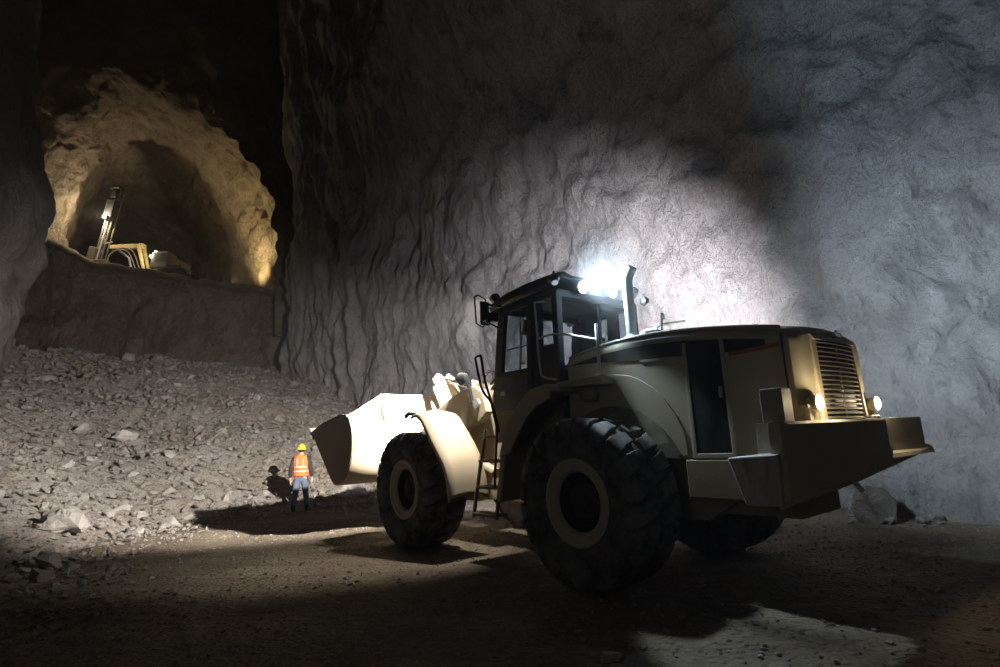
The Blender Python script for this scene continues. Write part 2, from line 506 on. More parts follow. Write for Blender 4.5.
# ------------------------------------------------------------------ rocks
def rock_proto(seed, flat=.6, n=16):
    rnd = random.Random(seed); bm = bmesh.new()
    for i in range(n):
        v = Vector((rnd.gauss(0,1), rnd.gauss(0,1), rnd.gauss(0,1))).normalized()
        v = Vector((v.x*rnd.uniform(.7,1.1), v.y*rnd.uniform(.55,.9), v.z*flat*rnd.uniform(.8,1.1)))
        bm.verts.new(v*.5)
    r = bmesh.ops.convex_hull(bm, input=bm.verts)
    junk = [g for g in r['geom_interior'] + r['geom_unused'] if isinstance(g, bmesh.types.BMVert)]
    if junk: bmesh.ops.delete(bm, geom=list(set(junk)), context='VERTS')
    bmesh.ops.triangulate(bm, faces=bm.faces)
    bm.verts.index_update()
    vs = [v.co.copy() for v in bm.verts]; fs = [tuple(v.index for v in f.verts) for f in bm.faces]
    bm.free(); return vs, fs
PROTO = [rock_proto(i, random.Random(i).uniform(.4, .85), random.Random(i).randint(9, 18)) for i in range(36)]
def detailed_rock(name, seed, size, flat, mat, rough=.10):
    vs, fs = rock_proto(seed, flat, 22)
    bm = bmesh.new(); bv = [bm.verts.new(v) for v in vs]
    for f in fs: bm.faces.new([bv[i] for i in f])
    bmesh.ops.subdivide_edges(bm, edges=bm.edges, cuts=3, use_grid_fill=True)
    for v in bm.verts:
        n = v.co.normalized()
        v.co += n*(rough*fb(v.co.x*3+seed, v.co.y*3, v.co.z*3, 4))
    bmesh.ops.scale(bm, vec=size, verts=bm.verts)
    me = bpy.data.meshes.new(name); bm.to_mesh(me); bm.free()
    me.materials.append(mat)
    o = bpy.data.objects.new(name, me); col.objects.link(o); return o

proto_mesh = []
for vs, fs in PROTO[:14]:
    me = bpy.data.meshes.new('rock_fragment'); me.from_pydata(vs, [], fs); me.update()
    me.materials.append(M['stone']); proto_mesh.append(me)
proto_pale = []
for vs, fs in PROTO[14:20]:
    me = bpy.data.meshes.new('rock_fragment'); me.from_pydata(vs, [], fs); me.update()
    me.materials.append(M['stone_pale']); proto_pale.append(me)

ZONES = {
 'crest': ('angular rock fragment lying along the crest of the rubble under the bench face', 'rocks along the rubble crest'),
 'slope': ('angular grey rock fragment lying loose on the lit middle of the rubble slope', 'rocks on the middle of the rubble slope'),
 'foot': ('grey rock fragment lying at the foot of the rubble slope beside the dirt floor', 'rocks at the foot of the rubble slope'),
 'bank': ('dim rock fragment lying on the low bank of rubble before the rock nose', 'rocks on the low near bank of rubble'),
}
rr = random.Random(11)
count = {k: 0 for k in ZONES}
want = {'crest': 60, 'slope': 110, 'foot': 55, 'bank': 50}
tries = 0
placed = []
while any(count[k] < want[k] for k in want) and tries < 60000:
    tries += 1
    x = rr.uniform(-24, -2.5); y = rr.uniform(7, 37.5)
    if x/y < -.93: continue
    d = foot_dist(x, y)
    if d < -.6: continue
    if y > 26: z = 'crest'
    elif d < 1.3 and y > 10: z = 'foot'
    elif y < 13: z = 'bank'
    else: z = 'slope'
    if count[z] >= want[z]: continue
    # keep off the right wall
    p = min((Vector((x, y, 0))-q).length for q in RWs[::4])
    if p < 1.6: continue
    if math.hypot(x+5.5, y-14.9) < 1.0 or math.hypot(x+8.0, y-10.3) < 1.0: continue
    s = {'crest': .55, 'slope': .36, 'foot': .28, 'bank': .22}[z]*rr.uniform(.75, 1.25)*(1 + 1.1*rr.random()**5)
    if any(math.hypot(x-a, y-b) < .42*(s+t) for a, b, t in placed): continue
    placed.append((x, y, s))
    me = rr.choice(proto_pale) if rr.random() < .25 else rr.choice(proto_mesh)
    o = bpy.data.objects.new('rock_fragment', me); col.objects.link(o)
    o.location = (x, y, land_z(x, y) + .10*s)
    o.scale = (s, s*rr.uniform(.8, 1.1), s*rr.uniform(.75, 1.05))
    o.rotation_euler = (rr.gauss(0, .35), rr.gauss(0, .35), rr.uniform(0, 6.3))
    tag(o, ZONES[z][0], 'rock', ZONES[z][1]); count[z] += 1

# rubble: the slope itself and its thousands of smaller stones in one mass
rub = MB()
nu, nv = 210, 260
X0, X1, Y0, Y1 = -26, 0.5, -2, 42
idx = {}
for j in range(nv):
    for i in range(nu):
        x = X0 + (X1-X0)*i/(nu-1); y = Y0 + (Y1-Y0)*(j/(nv-1))**1.2
        if foot_dist(x, y) > -1.4:
            idx[(i, j)] = len(rub.v); rub.v.append((x, y, rubble_z(x, y)))
for j in range(nv-1):
    for i in range(nu-1):
        q = [(i, j), (i+1, j), (i+1, j+1), (i, j+1)]
        if all(k in idx for k in q): rub.f.append(tuple(idx[k] for k in q))
rs = random.Random(5); n = 0
while n < 30000:
    x = rs.uniform(-25, -1); y = 4 + 34*rs.random()**1.15
    if x/y < -.98: continue
    d = foot_dist(x, y)
    if d < -1.6 or (d < 0 and rs.random() > .25 + .35*(d+1)): continue
    if min((Vector((x, y, 0))-q).length for q in RWs[40::10]) < 1.0: continue
    s = (.04 + .20*rs.random()**3.6)*(1 + .035*max(0, y-10))*(1 if y > 10 else .7)
    vs, fs = PROTO[rs.randrange(36)]
    m = Matrix.Rotation(rs.uniform(0, 6.3), 3, 'Z') @ Matrix.Rotation(rs.gauss(0, .5), 3, 'X') @ Matrix.Diagonal((s, s*rs.uniform(.7, 1.1), s*rs.uniform(.7, 1.1)))
    c = Vector((x, y, land_z(x, y) + .26*s))
    rub.add([m @ v + c for v in vs], fs); n += 1
me = bpy.data.meshes.new('rubble'); me.from_pydata(rub.v, [], rub.f); me.update(); me.materials.append(M['rubble'])
ro = bpy.data.objects.new('rubble', me); col.objects.link(ro)
tag(ro, 'loose grey slope of broken rock rubble heaped below the bench', 'rubble', None, 'stuff')

# gravel strewn on the floor
gv = MB(); n = 0
while n < 6500:
    x = rs.uniform(-8, 8); y = 3.2 + 11*rs.random()**1.3
    if abs(x)/y > 1.0 or x > 6.8-(y-8)*.5 and y > 7: continue
    if foot_dist(x, y) > 0: continue
    s = (.02 + .055*rs.random()**3)*(1 + 1.2*sm(-2.5, -.2, foot_dist(x, y)))
    vs, fs = PROTO[rs.randrange(36)]
    m = Matrix.Rotation(rs.uniform(0, 6.3), 3, 'Z') @ Matrix.Diagonal((s, s, s))
    c = Vector((x, y, floor_z(x, y) + .1*s)); gv.add([m @ v + c for v in vs], fs); n += 1
# a skirt of spalled stones along the right wall
for k in range(420):
    s0 = rs.uniform(7, 25); p, nn = rw_at(s0); q = p + nn*(.15 + abs(rs.gauss(0, .45)))
    s = .05 + .22*rs.random()**3
    vs, fs = PROTO[rs.randrange(36)]
    m = Matrix.Rotation(rs.uniform(0, 6.3), 3, 'Z') @ Matrix.Diagonal((s, s, s*.8))
    c = Vector((q.x, q.y, floor_z(q.x, q.y) + .2*s)); gv.add([m @ v + c for v in vs], fs)
me = bpy.data.meshes.new('gravel'); me.from_pydata(gv.v, [], gv.f); me.update(); me.materials.append(M['rubble'])
go = bpy.data.objects.new('gravel', me); col.objects.link(go)
tag(go, 'loose gravel and spalled stones strewn over the dirt floor', 'gravel', None, 'stuff')

def boulder(name, seed, loc, size, flat, rz, label, mat='stone', group=None):
    o = detailed_rock(name, seed, size, flat, M[mat])
    o.location = (loc[0], loc[1], land_z(loc[0], loc[1]) + loc[2]); o.rotation_euler = (0, 0, rz)
    tag(o, label, 'boulder', group); return o
boulder('boulder', 3, (-8.0, 10.35, .17), (1.08, .8, .82), .62, .3, 'largest boulder with a dark hollow beside it on the near rubble bank')
boulder('boulder', 8, (5.50, 8.75, .20), (.82, .75, .95), .85, .6, 'rounded grey boulder on the floor behind the loader under its counterweight', 'stone_shaded')
boulder('boulder', 12, (-4.55, 16.4, .12), (.95, .7, .9), .7, .2, 'pale block just beyond the person on the floor under the bucket lip', 'stone_pale')
boulder('boulder', 15, (-3.75, 16.6, .10), (.8, .6, .75), .7, 1.2, 'angular block between the bucket heel and the rubble foot', 'stone_pale')
boulder('boulder', 21, (-11.9, 17.4, .14), (.8, .6, .7), .55, .8, 'flat pale slab lying high on the slope above the large boulder', 'stone_pale')
boulder('boulder', 27, (.63, 3.95, .0), (.20, .16, .2), .7, .4, 'small dark stone alone on the floor before the near wheel')

# ------------------------------------------------------------------ wheel loader
TH = .679
LX, LY = 1.719, 6.424
L = empty('wheel_loader', (LX, LY, 0), TH + math.pi/2)
tag(L, 'dusty cream wheel loader with raised bucket and lit work lamps parked on the cave floor', 'wheel loader')
def V(x, y, z):   # loader frame to world
    return (LX - math.sin(TH)*x - math.cos(TH)*y, LY + math.cos(TH)*x - math.sin(TH)*y, z)

# --- tyres
def make_wheel(x, side):
    cy, rad = 1.10*side, .82
    t = MB()
    hw = .33
    prof = [(.40, -hw*.72), (.46, -hw*.86), (.56, -hw*.98), (.66, -hw), (.725, -hw*.93), (.755, -hw*.80), (.765, 0), (.755, hw*.80), (.725, hw*.93), (.66, hw), (.56, hw*.98), (.46, hw*.86), (.40, hw*.72)]
    t.lathe(prof, (0, 0, 0), 'y', 72)
    n = 22
    for s2 in (1, -1):
        for k in range(n):
            a0 = 2*math.pi*(k + (.5 if s2 < 0 else 0))/n
            # lug: from centre of the tread over the shoulder and a little down the sidewall
            path = [(.03, .818, .0), (.16, .822, .05), (.27, .815, .11), (.315, .775, .135), (.338, .705, .14), (.334, .655, .14)]
            wid = [.080, .090, .105, .105, .085, .06]
            rings = []
            for (yy, rr_, sk), w in zip(path, wid):
                low = rr_ - (.08 if yy < .3 else .03)
                yl = yy if yy < .3 else yy-.03
                ring = []
                for (ang, r3, y3) in ((a0+sk*.8*s2-w/rr_, low, yl), (a0+sk*.8*s2-w*.86/rr_, rr_, yy), (a0+sk*.8*s2+w*.86/rr_, rr_, yy), (a0+sk*.8*s2+w/rr_, low, yl)):
                    ring.append((r3*math.cos(ang), y3*s2, r3*math.sin(ang)))
                rings.append(ring)
            t.loft(rings)
    # bead and sidewall rings
    for s2 in (1, -1):
        t.lathe([(.475, s2*.29), (.49, s2*.305), (.505, s2*.30)], (0,0,0), 'y', 72)
    o = t.build('tyre', M['rubber'], L, bevel=.012, angle=40, segs=1)
    o.location = (x, cy, .82)
    r = MB()
    s = side
    r.lathe([(.405, s*.235), (.425, s*.262), (.415, s*.275), (.385, s*.27), (.372, s*.245), (.34, s*.235), (.325, s*.255), (.305, s*.25), (.29, s*.22), (.283, s*.205)], (0,0,0), 'y', 64)
    r.lathe([(.405, -s*.235), (.425, -s*.262), (.40, -s*.275), (.36, -s*.25), (.33, -s*.1), (.32, s*.02)], (0,0,0), 'y', 48)
    rim = r.build('rim', M['rim'], o, smooth='all')
    h = MB()
    h.lathe([(.285, s*.21), (.278, s*.02), (.26, s*.0), (.24, s*.02), (.20, s*.05), (.19, s*.14), (.16, s*.17), (.10, s*.175), (.09, s*.20), (.001, s*.20)], (0,0,0), 'y', 40)
    for k in range(16):
        a = 2*math.pi*k/16
        h.lathe([(.018, s*.035), (.018, s*.075), (.001, s*.075)], (.235*math.cos(a), 0, .235*math.sin(a)), 'y', 6)
    h.build('hub', M['hub'], o, bevel=.004)
    return o
for x in (0, 3.45):
    for s in (1, -1): make_wheel(x, s)

# --- rear frame and axles
f = MB()
f.prism([(1.35,.62),(1.35,1.15),(.9,1.30),(-1.95,1.25),(-1.95,1.12),(-1.25,.84),(-.9,.62),(.6,.55)], .38, .52)
f.prism([(1.35,.62),(1.35,1.15),(.9,1.30),(-1.95,1.25),(-1.95,1.12),(-1.25,.84),(-.9,.62),(.6,.55)], -.52, -.38)
f.box((-.4, 0, .95), (2.6, .8, .55))
f.box((-1.35, .64, 1.02), (.95, .26, .34)); f.box((-1.15, -.64, 1.02), (.55, .26, .34))
f.box((1.1, 0, 1.5), (.5, .9, .7))
f.build('rear_frame', M['cream_dark'], L, bevel=.012)
for x in (0, 3.45):
    a = MB(); a.lathe([(.001,-.85),(.15,-.85),(.17,-.6),(.16,-.4),(.26,-.25),(.30,0),(.26,.25),(.16,.4),(.17,.6),(.15,.85),(.001,.85)], (x,0,.82), 'y', 24)
    a.build('axle', M['cream_dark'], L, smooth='all')
a = MB(); a.lathe([(.001,.5),(.12,.5),(.12,1.55),(.001,1.55)], (1.72,0,0), 'z', 20); a.box((1.5,0,.62),(.5,.5,.1)); a.box((1.5,0,1.45),(.5,.5,.1))
a.build('articulation_joint', M['cream_dark'], L, bevel=.008)

# --- hood
def hood_ring(x, zt, hy, r, zb=1.2, crown=.06):
    pts = [(x, -hy, zb)]
    for i in range(6):
        a = math.pi*(1 - i/10.0)   # left rounding seen from behind
        pts.append((x, -hy + r + r*math.cos(a), zt - r + r*math.sin(a)))
    for i in range(1, 8):
        t = -1 + 2*i/8; pts.append((x, t*(hy-r), zt + crown*(1-t*t)))
    for i in range(6):
        a = math.pi*(.5 - i/10.0)
        pts.append((x, hy - r + r*math.cos(a), zt - r + r*math.sin(a)))
    pts.append((x, hy, zb))
    return pts
h = MB()
st = [(.58,2.36,.75),(.3,2.405,.75),(0,2.435,.75),(-.3,2.445,.75),(-.6,2.44,.75),(-.9,2.42,.75),(-1.2,2.385,.75),(-1.5,2.34,.75),(-1.75,2.295,.75),(-1.86,2.27,.745),(-1.93,2.245,.72),(-1.965,2.225,.67),(-1.985,2.21,.60)]
h.loft([hood_ring(x, z, y, .10) for x, z, y in st])
hood = h.build('hood', M['cream'], L, bevel=.006, angle=30)
# rim lip along the top edge of the hood
g = MB()
for s in (1, -1):
    g.tube([(x, s*(y-.055), z+.0) for x, z, y in st[:-3]], .022, 8)
g.build('hood_lip', M['cream'], hood, smooth='all')
# dark upper band and red stripe on both sides
for s in (1, -1):
    b = MB()
    up = [(x, z-.11) for x, z, y in st[:9]]; lo = [(-1.75, 2.135), (-1.38, 2.125), (-.95, 2.16), (-.45, 2.19), (.1, 2.24), (.5, 2.26)]
    b.prism(up + lo, s*.748, s*.756); b.build('dark_band', M['band'], hood)['label'] = 'dark upper band of the hood side'
    b = MB(); b.prism([(-1.42,2.125),(-1.86,2.135),(-1.86,2.105),(-1.42,2.085)], s*.748, s*.758)
    b.build('stripe', M['red'], hood)['label'] = 'red stripe'
    b = MB(); b.prism([(-.46,2.19),(-.9,2.165),(-.9,2.145),(-.46,2.168)], s*.748, s*.758)
    b.build('stripe', M['cream'], hood)['label'] = 'pale stripe'
    # seams
    b = MB(); b.box((-1.885, s*.742, 1.72), (.014, .012, 1.0)); b.build('seam', M['black'], hood)
    # door with frame
    b = MB()
    for (x0, x1, z0, z1) in ((-1.005,-.965,1.22,2.28),(-1.385,-1.345,1.22,2.25),(-1.385,-.965,1.20,1.245)):
        b.box(((x0+x1)/2, s*.757, (z0+z1)/2), (x1-x0, .02, z1-z0))
    b.build('door_frame', M['cream'], hood, bevel=.004)
    b = MB(); b.hexa([(-1.35,s*.75,1.25),(-1.0,s*.75,1.25),(-1.0,s*.764,1.25),(-1.35,s*.764,1.25)], [(-1.35,s*.75,2.23),(-1.0,s*.75,2.25),(-1.0,s*.764,2.25),(-1.35,s*.764,2.23)])
    b.build('access_door', M['black'], hood, bevel=.004)['label'] = 'black access door'
    b = MB(); b.box((-1.31, s*.772, 1.78), (.03, .02, .10)); b.box((-1.31, s*.785, 1.76), (.02, .02, .04)); b.build('door_latch', M['steel'], hood, bevel=.003)
    # arched inner fender panel over the wheel
    b = MB(); poly = [(.58,1.25),(.58,2.06),(-.08,2.09),(-.30,2.05),(-.44,1.99),(-.60,1.88),(-.71,1.76),(-.81,1.62),(-.88,1.46),(-.905,1.23),(-.80,1.22)]
    poly += [(.93*math.cos(R(a)), .82+.93*math.sin(R(a))) for a in range(155, 40, -10)]
    b.prism(poly, s*.742, s*.757); b.build('wheel_arch_panel', M['cream'], hood, bevel=.006)
# grille
b = MB(); b.prism([(-.43,1.49),(.43,1.49),(.385,2.165),(-.385,2.165)], -1.975, -1.99, 'x'); b.build('grille_backing', M['band'], hood)
b = MB()
for i in range(17):
    t = i/16; z = 1.51 + .64*t; w = .425 - .045*t
    pts = [(-2.0 - .02*(1-(y/w)**2), y, z) for y in [w*(-1+2*k/6) for k in range(7)]]
    for q in (0,):
        ring = []
        for p in pts:
            ring.append([(p[0]-.012, p[1], p[2]-.014), (p[0]+.02, p[1], p[2]+.004), (p[0]+.02, p[1], p[2]+.010), (p[0]-.012, p[1], p[2]-.004)])
        b.loft(ring)
b.box((-2.015, .0, 1.83), (.014, .012, .66))
b.build('grille', M['grille'], hood)
b = MB()
for s in (1, -1):
    b.hexa([(-1.97,s*.43,1.47),(-1.97,s*.49,1.47),(-2.02,s*.49,1.47),(-2.03,s*.43,1.47)], [(-1.96,s*.385,2.19),(-1.96,s*.45,2.19),(-2.0,s*.45,2.19),(-2.01,s*.385,2.19)])
b.hexa([(-1.96,-.45,2.165),(-1.96,.45,2.165),(-2.02,.44,2.165),(-2.02,-.44,2.165)], [(-1.95,-.46,2.225),(-1.95,.46,2.225),(-2.0,.45,2.215),(-2.0,-.45,2.215)])
b.hexa([(-1.96,-.5,1.44),(-1.96,.5,1.44),(-2.03,.5,1.44),(-2.03,-.5,1.44)], [(-1.96,-.5,1.49),(-1.96,.5,1.49),(-2.03,.49,1.49),(-2.03,-.49,1.49)])
b.build('grille_frame', M['cream'], hood, bevel=.006)
b = MB(); b.box((-2.0, -.10, 2.245), (.05, .12, .035)); b.tube([(-2.0,-.14,2.25),(-2.01,-.14,2.28),(-2.01,-.06,2.28),(-2.0,-.06,2.25)], .008, 8); b.build('hood_latch', M['steel'], hood, bevel=.004)

# --- counterweight
def bow(y): return -2.20 + .17*((y+.25)/1.45)**2 if y > -.25 else -2.20 + .04*(y+.25)
def cz(y): return .875 - .10*(y-1.2)
cw = MB()
ys = [1.22,1.18,1.0,.86,.85,.7,.4,.1,-.2,-.32]
def sect(y, top, inset=0.0, xf=-1.62):
    x = bow(y) + inset
    return [(xf, y, cz(y)-.02), (x+.10, y, cz(y)), (x, y, cz(y)+.07), (x-.012, y, 1.20), (x-.0, y, 1.245), (x, y, top-.02), (x+.02, y, top), (xf, y, top)]
rings = []
for i, y in enumerate(ys):
    q = sect(y, 1.485, 0, -1.93 if y > .855 else -1.62)
    if i == 0: q = [(a+(.03 if a < -1.7 else 0), b_, c) for a, b_, c in q]
    rings.append(q)
cw.loft(rings)
ys2 = [-.32,-.33,-.6,-.9,-1.2,-1.30,-1.34]
def sect2(y):
    x = bow(y); xi = x+.15-.10*min(1, (-.32-y)/1.0)
    return [(-1.62, y, cz(y)-.02), (x+.10, y, cz(y)), (x, y, cz(y)+.07), (x-.012, y, 1.14), (x+.01, y, 1.175), (xi, y, 1.185), (xi, y, 1.485), (-1.62, y, 1.485)]
cw.loft([sect2(y) for y in ys2])
cwo = cw.build('counterweight', M['weight'], L, bevel=.012, angle=40)
for s, zb in ((1, .88), (-1, 1.13)):
    b = MB()
    b.hexa([(-1.95,s*.80,zb),(-1.69,s*.80,zb),(-1.69,s*1.29,zb),(-1.95,s*1.25,zb)], [(-1.97,s*.80,1.255),(-1.60,s*.80,1.24),(-1.60,s*1.32,1.235),(-1.97,s*1.27,1.255)])
    b.build('side_step', M['weight_step'], cwo, bevel=.02, segs=3)['label'] = 'side step caked in pale dust'
b = MB(); b.box((-1.93, 1.09, 1.61), (.17, .17, .26)); b.build('lamp_tower', M['weight'], cwo, bevel=.012)
b = MB(); b.box((-2.12, -.38, 1.43), (.03, .085, .16)); b.lathe([(.042,-2.135),(.042,-2.105),(.001,-2.105)], (0,-.38,1.35), 'x', 14); b.box((-2.05,-.50,1.50),(.05,.22,.03)); b.build('lamp_post', M['cream'], cwo, bevel=.006)
b = MB(); b.tube([(-2.1,.30,.98),(-2.14,.28,.91)], .02, 8); b.build('tow_pin', M['steel'], cwo)
# tail lamps
for s in (1, -1):
    b = MB(); y = .64*s
    b.lathe([(.001,-1.97),(.045,-1.97),(.06,-2.02),(.062,-2.06)], (0,y,1.625), 'x', 18)
    b.box((-1.99, y+.07*s, 1.60), (.06, .10, .03)); b.box((-1.99, y+.05*s, 1.53), (.04, .06, .12))
    t = b.build('tail_lamp', M['tail'], L, bevel=.004)
    b = MB(); b.ball((-2.06, y, 1.625), .06, 14, 8, (.4,1,1)); b.build('lens', M['lamp_warm'], t, smooth='all')

# --- cab
def post(m, a, b_, w, d):
    """square post from a to b"""
    ax, ay, az = a; bx, by, bz = b_
    m.hexa([(ax-w/2,ay-d/2,az),(ax+w/2,ay-d/2,az),(ax+w/2,ay+d/2,az),(ax-w/2,ay+d/2,az)],
           [(bx-w/2,by-d/2,bz),(bx+w/2,by-d/2,bz),(bx+w/2,by+d/2,bz),(bx-w/2,by+d/2,bz)])
c = MB()
for s in (1, -1):
    post(c, (1.96, s*.74, 1.80), (1.74, s*.72, 3.22), .10, .10)       # front
    post(c, (1.10, s*.76, 1.80), (1.05, s*.74, 3.22), .15, .09)       # middle
    post(c, (.72, s*.75, 1.80), (.70, s*.73, 3.22), .09, .10)         # rear
    c.box((1.32, s*.745, 3.19), (1.25, .09, .10))
    c.box((1.35, s*.755, 1.82), (1.30, .09, .14))
    c.box((.90, s*.765, 2.22), (.34, .05, .70))                       # panel under the quarter window
c.box((.70, 0, 3.19), (.09, 1.5, .10)); c.box((1.75, 0, 3.19), (.09, 1.5, .10))
c.box((.70, 0, 2.02), (.09, 1.5, .44)); c.box((1.97, 0, 1.95), (.09, 1.5, .34))
c.box((.71, -.02, 2.72), (.05, .05, .94))
c.box((1.32, 0, 1.76), (1.28, 1.5, .08))
cab = c.build('cab', M['black'], L, bevel=.012)
b = MB()
b.box((1.30, .775, 1.63), (1.30, .06, .42)); b.box((1.30, -.775, 1.63), (1.30, .06, .42)); b.box((1.94, 0, 1.63), (.06, 1.5, .42)); b.box((.7, 0, 1.63), (.06, 1.5, .42))
b.build('cab_skirt', M['cream_dark'], cab, bevel=.01)
# roof
b = MB()
def roof_ring(x, z0, z1, hy):
    pts = [(x, -hy, z0), (x, -hy-.02, z0+.05), (x, -hy+.06, (z0+z1)/2+.06)]
    for i in range(1, 6):
        t = -1+2*i/6; pts.append((x, t*(hy-.1), z1 - .05*t*t))
    return pts + [(x, hy-.06, (z0+z1)/2+.06), (x, hy+.02, z0+.05), (x, hy, z0)]
b.loft([roof_ring(x, z0, z1, y) for x, z0, z1, y in ((2.0,3.24,3.30,.74),(1.94,3.21,3.38,.80),(1.6,3.22,3.46,.83),(1.25,3.23,3.50,.84),(.95,3.24,3.50,.84),(.74,3.28,3.47,.83),(.62,3.34,3.43,.78),(.58,3.36,3.40,.74))])
roof = b.build('cab_roof', M['black'], cab, bevel=.01)
# glazing
def pane(pts, name, parent=cab):
    b = MB(); n = Vector(pts[1])-Vector(pts[0]); n = n.cross(Vector(pts[2])-Vector(pts[0])).normalized()*.003
    b.hexa([Vector(p)-n for p in pts], [Vector(p)+n for p in pts]); return b.build(name, M['glass'], parent)
for s in (1, -1):
    pane([(1.02,s*.75,2.5),(.75,s*.75,2.5),(.73,s*.735,3.16),(1.0,s*.735,3.16)], 'quarter_window')
pane([(.70,.70,2.22),(.70,-.70,2.22),(.70,-.68,3.15),(.70,.68,3.15)], 'rear_window')
pane([(1.97,.70,2.08),(1.97,-.70,2.08),(1.76,-.68,3.15),(1.76,.68,3.15)], 'windscreen')
# doors: frame with window
for s in (1, -1):
    d = MB()
    post(d, (1.88, s*.80, 1.86), (1.69, s*.775, 3.17), .16, .05); post(d, (1.20, s*.80, 1.86), (1.14, s*.775, 3.17), .09, .05)
    d.box((1.42, s*.777, 3.15), (.5, .05, .06)); d.box((1.54, s*.80, 2.06), (.66, .05, .44)); d.box((1.50, s*.79, 2.30), (.58, .05, .06))
    d.box((1.43, s*.79, 2.62), (.52, .02, .02))
    dr = d.build('cab_door', M['black'], cab, bevel=.008)
    pane([(1.80,s*.79,2.28),(1.22,s*.79,2.28),(1.16,s*.775,3.13),(1.67,s*.775,3.13)], 'door_window', dr)
    d = MB(); d.tube(spline([(1.27,s*.80,2.40),(1.27,s*.86,2.42),(1.24,s*.86,2.75),(1.23,s*.80,2.78)], 4), .012, 8)
    d.box((1.70, s*.83, 2.05), (.10, .02, .05)); d.build('door_handle', M['steel'], dr)
d = MB(); d.tube([(1.36,.815,2.25),(1.30,.80,3.1)], .008, 6); d.build('wiper', M['black'], cab)
# interior
b = MB()
b.box((1.02, 0, 2.10), (.50, .52, .14)); b.hexa([(.80,-.26,2.15),(.94,-.26,2.15),(.94,.26,2.15),(.80,.26,2.15)], [(.78,-.21,2.72),(.88,-.21,2.72),(.88,.21,2.72),(.78,.21,2.72)])
b.hexa([(.79,-.13,2.74),(.87,-.13,2.74),(.87,.13,2.74),(.79,.13,2.74)], [(.79,-.10,2.95),(.85,-.10,2.95),(.85,.10,2.95),(.79,.10,2.95)])
b.box((1.05,.32,2.33),(.36,.09,.06)); b.box((1.05,-.32,2.33),(.36,.14,.06)); b.lathe([(.12,1.78),(.12,2.04)], (1.02,0,0), 'z', 14)
b.build('operator_seat', M['seat'], cab, bevel=.04, segs=3)
b = MB(); b.tube([(1.86,0,1.8),(1.62,0,2.42)], .03, 8)
cyc = Matrix.Rotation(R(-24), 3, 'Y')
ringp = [cyc @ Vector((.20*math.cos(a), .20*math.sin(a), 0)) + Vector((1.61,0,2.45)) for a in [2*math.pi*k/24 for k in range(25)]]
b.tube(ringp, .016, 8, cap=False); b.tube([ringp[0], ringp[12]], .012, 6); b.tube([ringp[6], ringp[18]], .012, 6); b.box((1.86,0,2.2),(.16,.5,.34))
b.build('steering_wheel', M['black'], cab)
b = MB(); b.hexa([(1.64,.30,2.86),(1.68,.30,2.86),(1.68,.46,2.86),(1.64,.46,2.86)],[(1.60,.30,3.06),(1.64,.30,3.06),(1.64,.46,3.06),(1.60,.46,3.06)]); b.tube([(1.62,.38,3.05),(1.60,.38,3.18)], .01, 6)
b.build('inside_mirror', M['black'], cab, bevel=.01)

# work lamps on the roof
def work_lamp(loc, aim, lens, label=None, size=.085):
    b = MB(); q = Vector(aim).normalized()
    rot = q.to_track_quat('Z', 'Y').to_matrix(); loc = Vector(loc)
    vs = MB(); vs.lathe([(.001,-.11),(.05,-.11),(.075,-.06),(size,-.01),(size,.0),(size-.012,.0),(size-.012,-.012)], (0,0,0), 'z', 20)
    b.add([rot @ Vector(v) + loc for v in vs.v], vs.f)
    b.tube([loc - q*.06, loc - q*.08 - Vector((0,0,.13))] if abs(loc.y) > .5 and loc.x > 1 else [loc - q*.06, loc - q*.06 + Vector((0,0,.10))], .014, 6)
    o = b.build('work_lamp', M['black'], cab, bevel=.003)
    if label: o['label'] = label
    vs = MB(); vs.lathe([(.001,.012),(.04,.010),(size-.014,.0),(size-.014,-.01)], (0,0,0), 'z', 20)
    b = MB(); b.add([rot @ Vector(v) + loc for v in vs.v], vs.f); b.build('lens', lens, o, smooth='all')
    return o
REAR_IN = [((.56, .39, 3.275), (-1, .12, -.15)), ((.56, -.18, 3.29), (-1, .05, -.15))]
for p, a in REAR_IN: work_lamp(p, a, M['lamp_cool'], 'lit cool white work lamp')
CORNER = [((.54, .90, 3.26), (-.62, .32, -.95)), ((.54, -.90, 3.26), (-.62, -.78, .02))]
for p, a in CORNER: work_lamp(p, a, M['lamp_dim'], None, .035)
FRONT = [((2.05, .66, 3.425), (1, .06, -.22)), ((1.92, -.93, 3.36), (1, -.06, -.22))]
for p, a in FRONT: work_lamp(p, a, M['lamp_white'], None, .062)

# mirrors
for s in (1, -1):
    b = MB()
    b.tube(spline([(1.68,s*.80,3.22),(1.72,s*1.02,3.24),(1.73,s*1.10,3.20)], 4), .016, 8)
    fr = [(1.75,s*1.20,3.33),(1.75,s*1.14,3.36),(1.70,s*1.06,3.30),(1.70,s*1.04,3.02),(1.73,s*1.10,2.92),(1.75,s*1.19,2.97),(1.75,s*1.20,3.33)]
    b.tube(fr, .012, 8); b.tube([(1.68,s*.80,2.9),(1.70,s*1.0,2.98),(1.71,s*1.05,3.04)], .012, 8)
    b.hexa([(1.70,s*1.00,2.95),(1.74,s*1.0,2.95),(1.74,s*1.13,2.95),(1.70,s*1.13,2.95)], [(1.70,s*1.00,3.27),(1.74,s*1.0,3.27),(1.74,s*1.13,3.27),(1.70,s*1.13,3.27)])
    b.box((1.66,s*.96,3.06),(.07,.10,.12))
    mo = b.build('mirror', M['black'], cab, bevel=.006)
    b = MB(); b.box((1.697, s*1.065, 3.11), (.006, .11, .28)); b.build('mirror_glass', M['mirror'], mo)

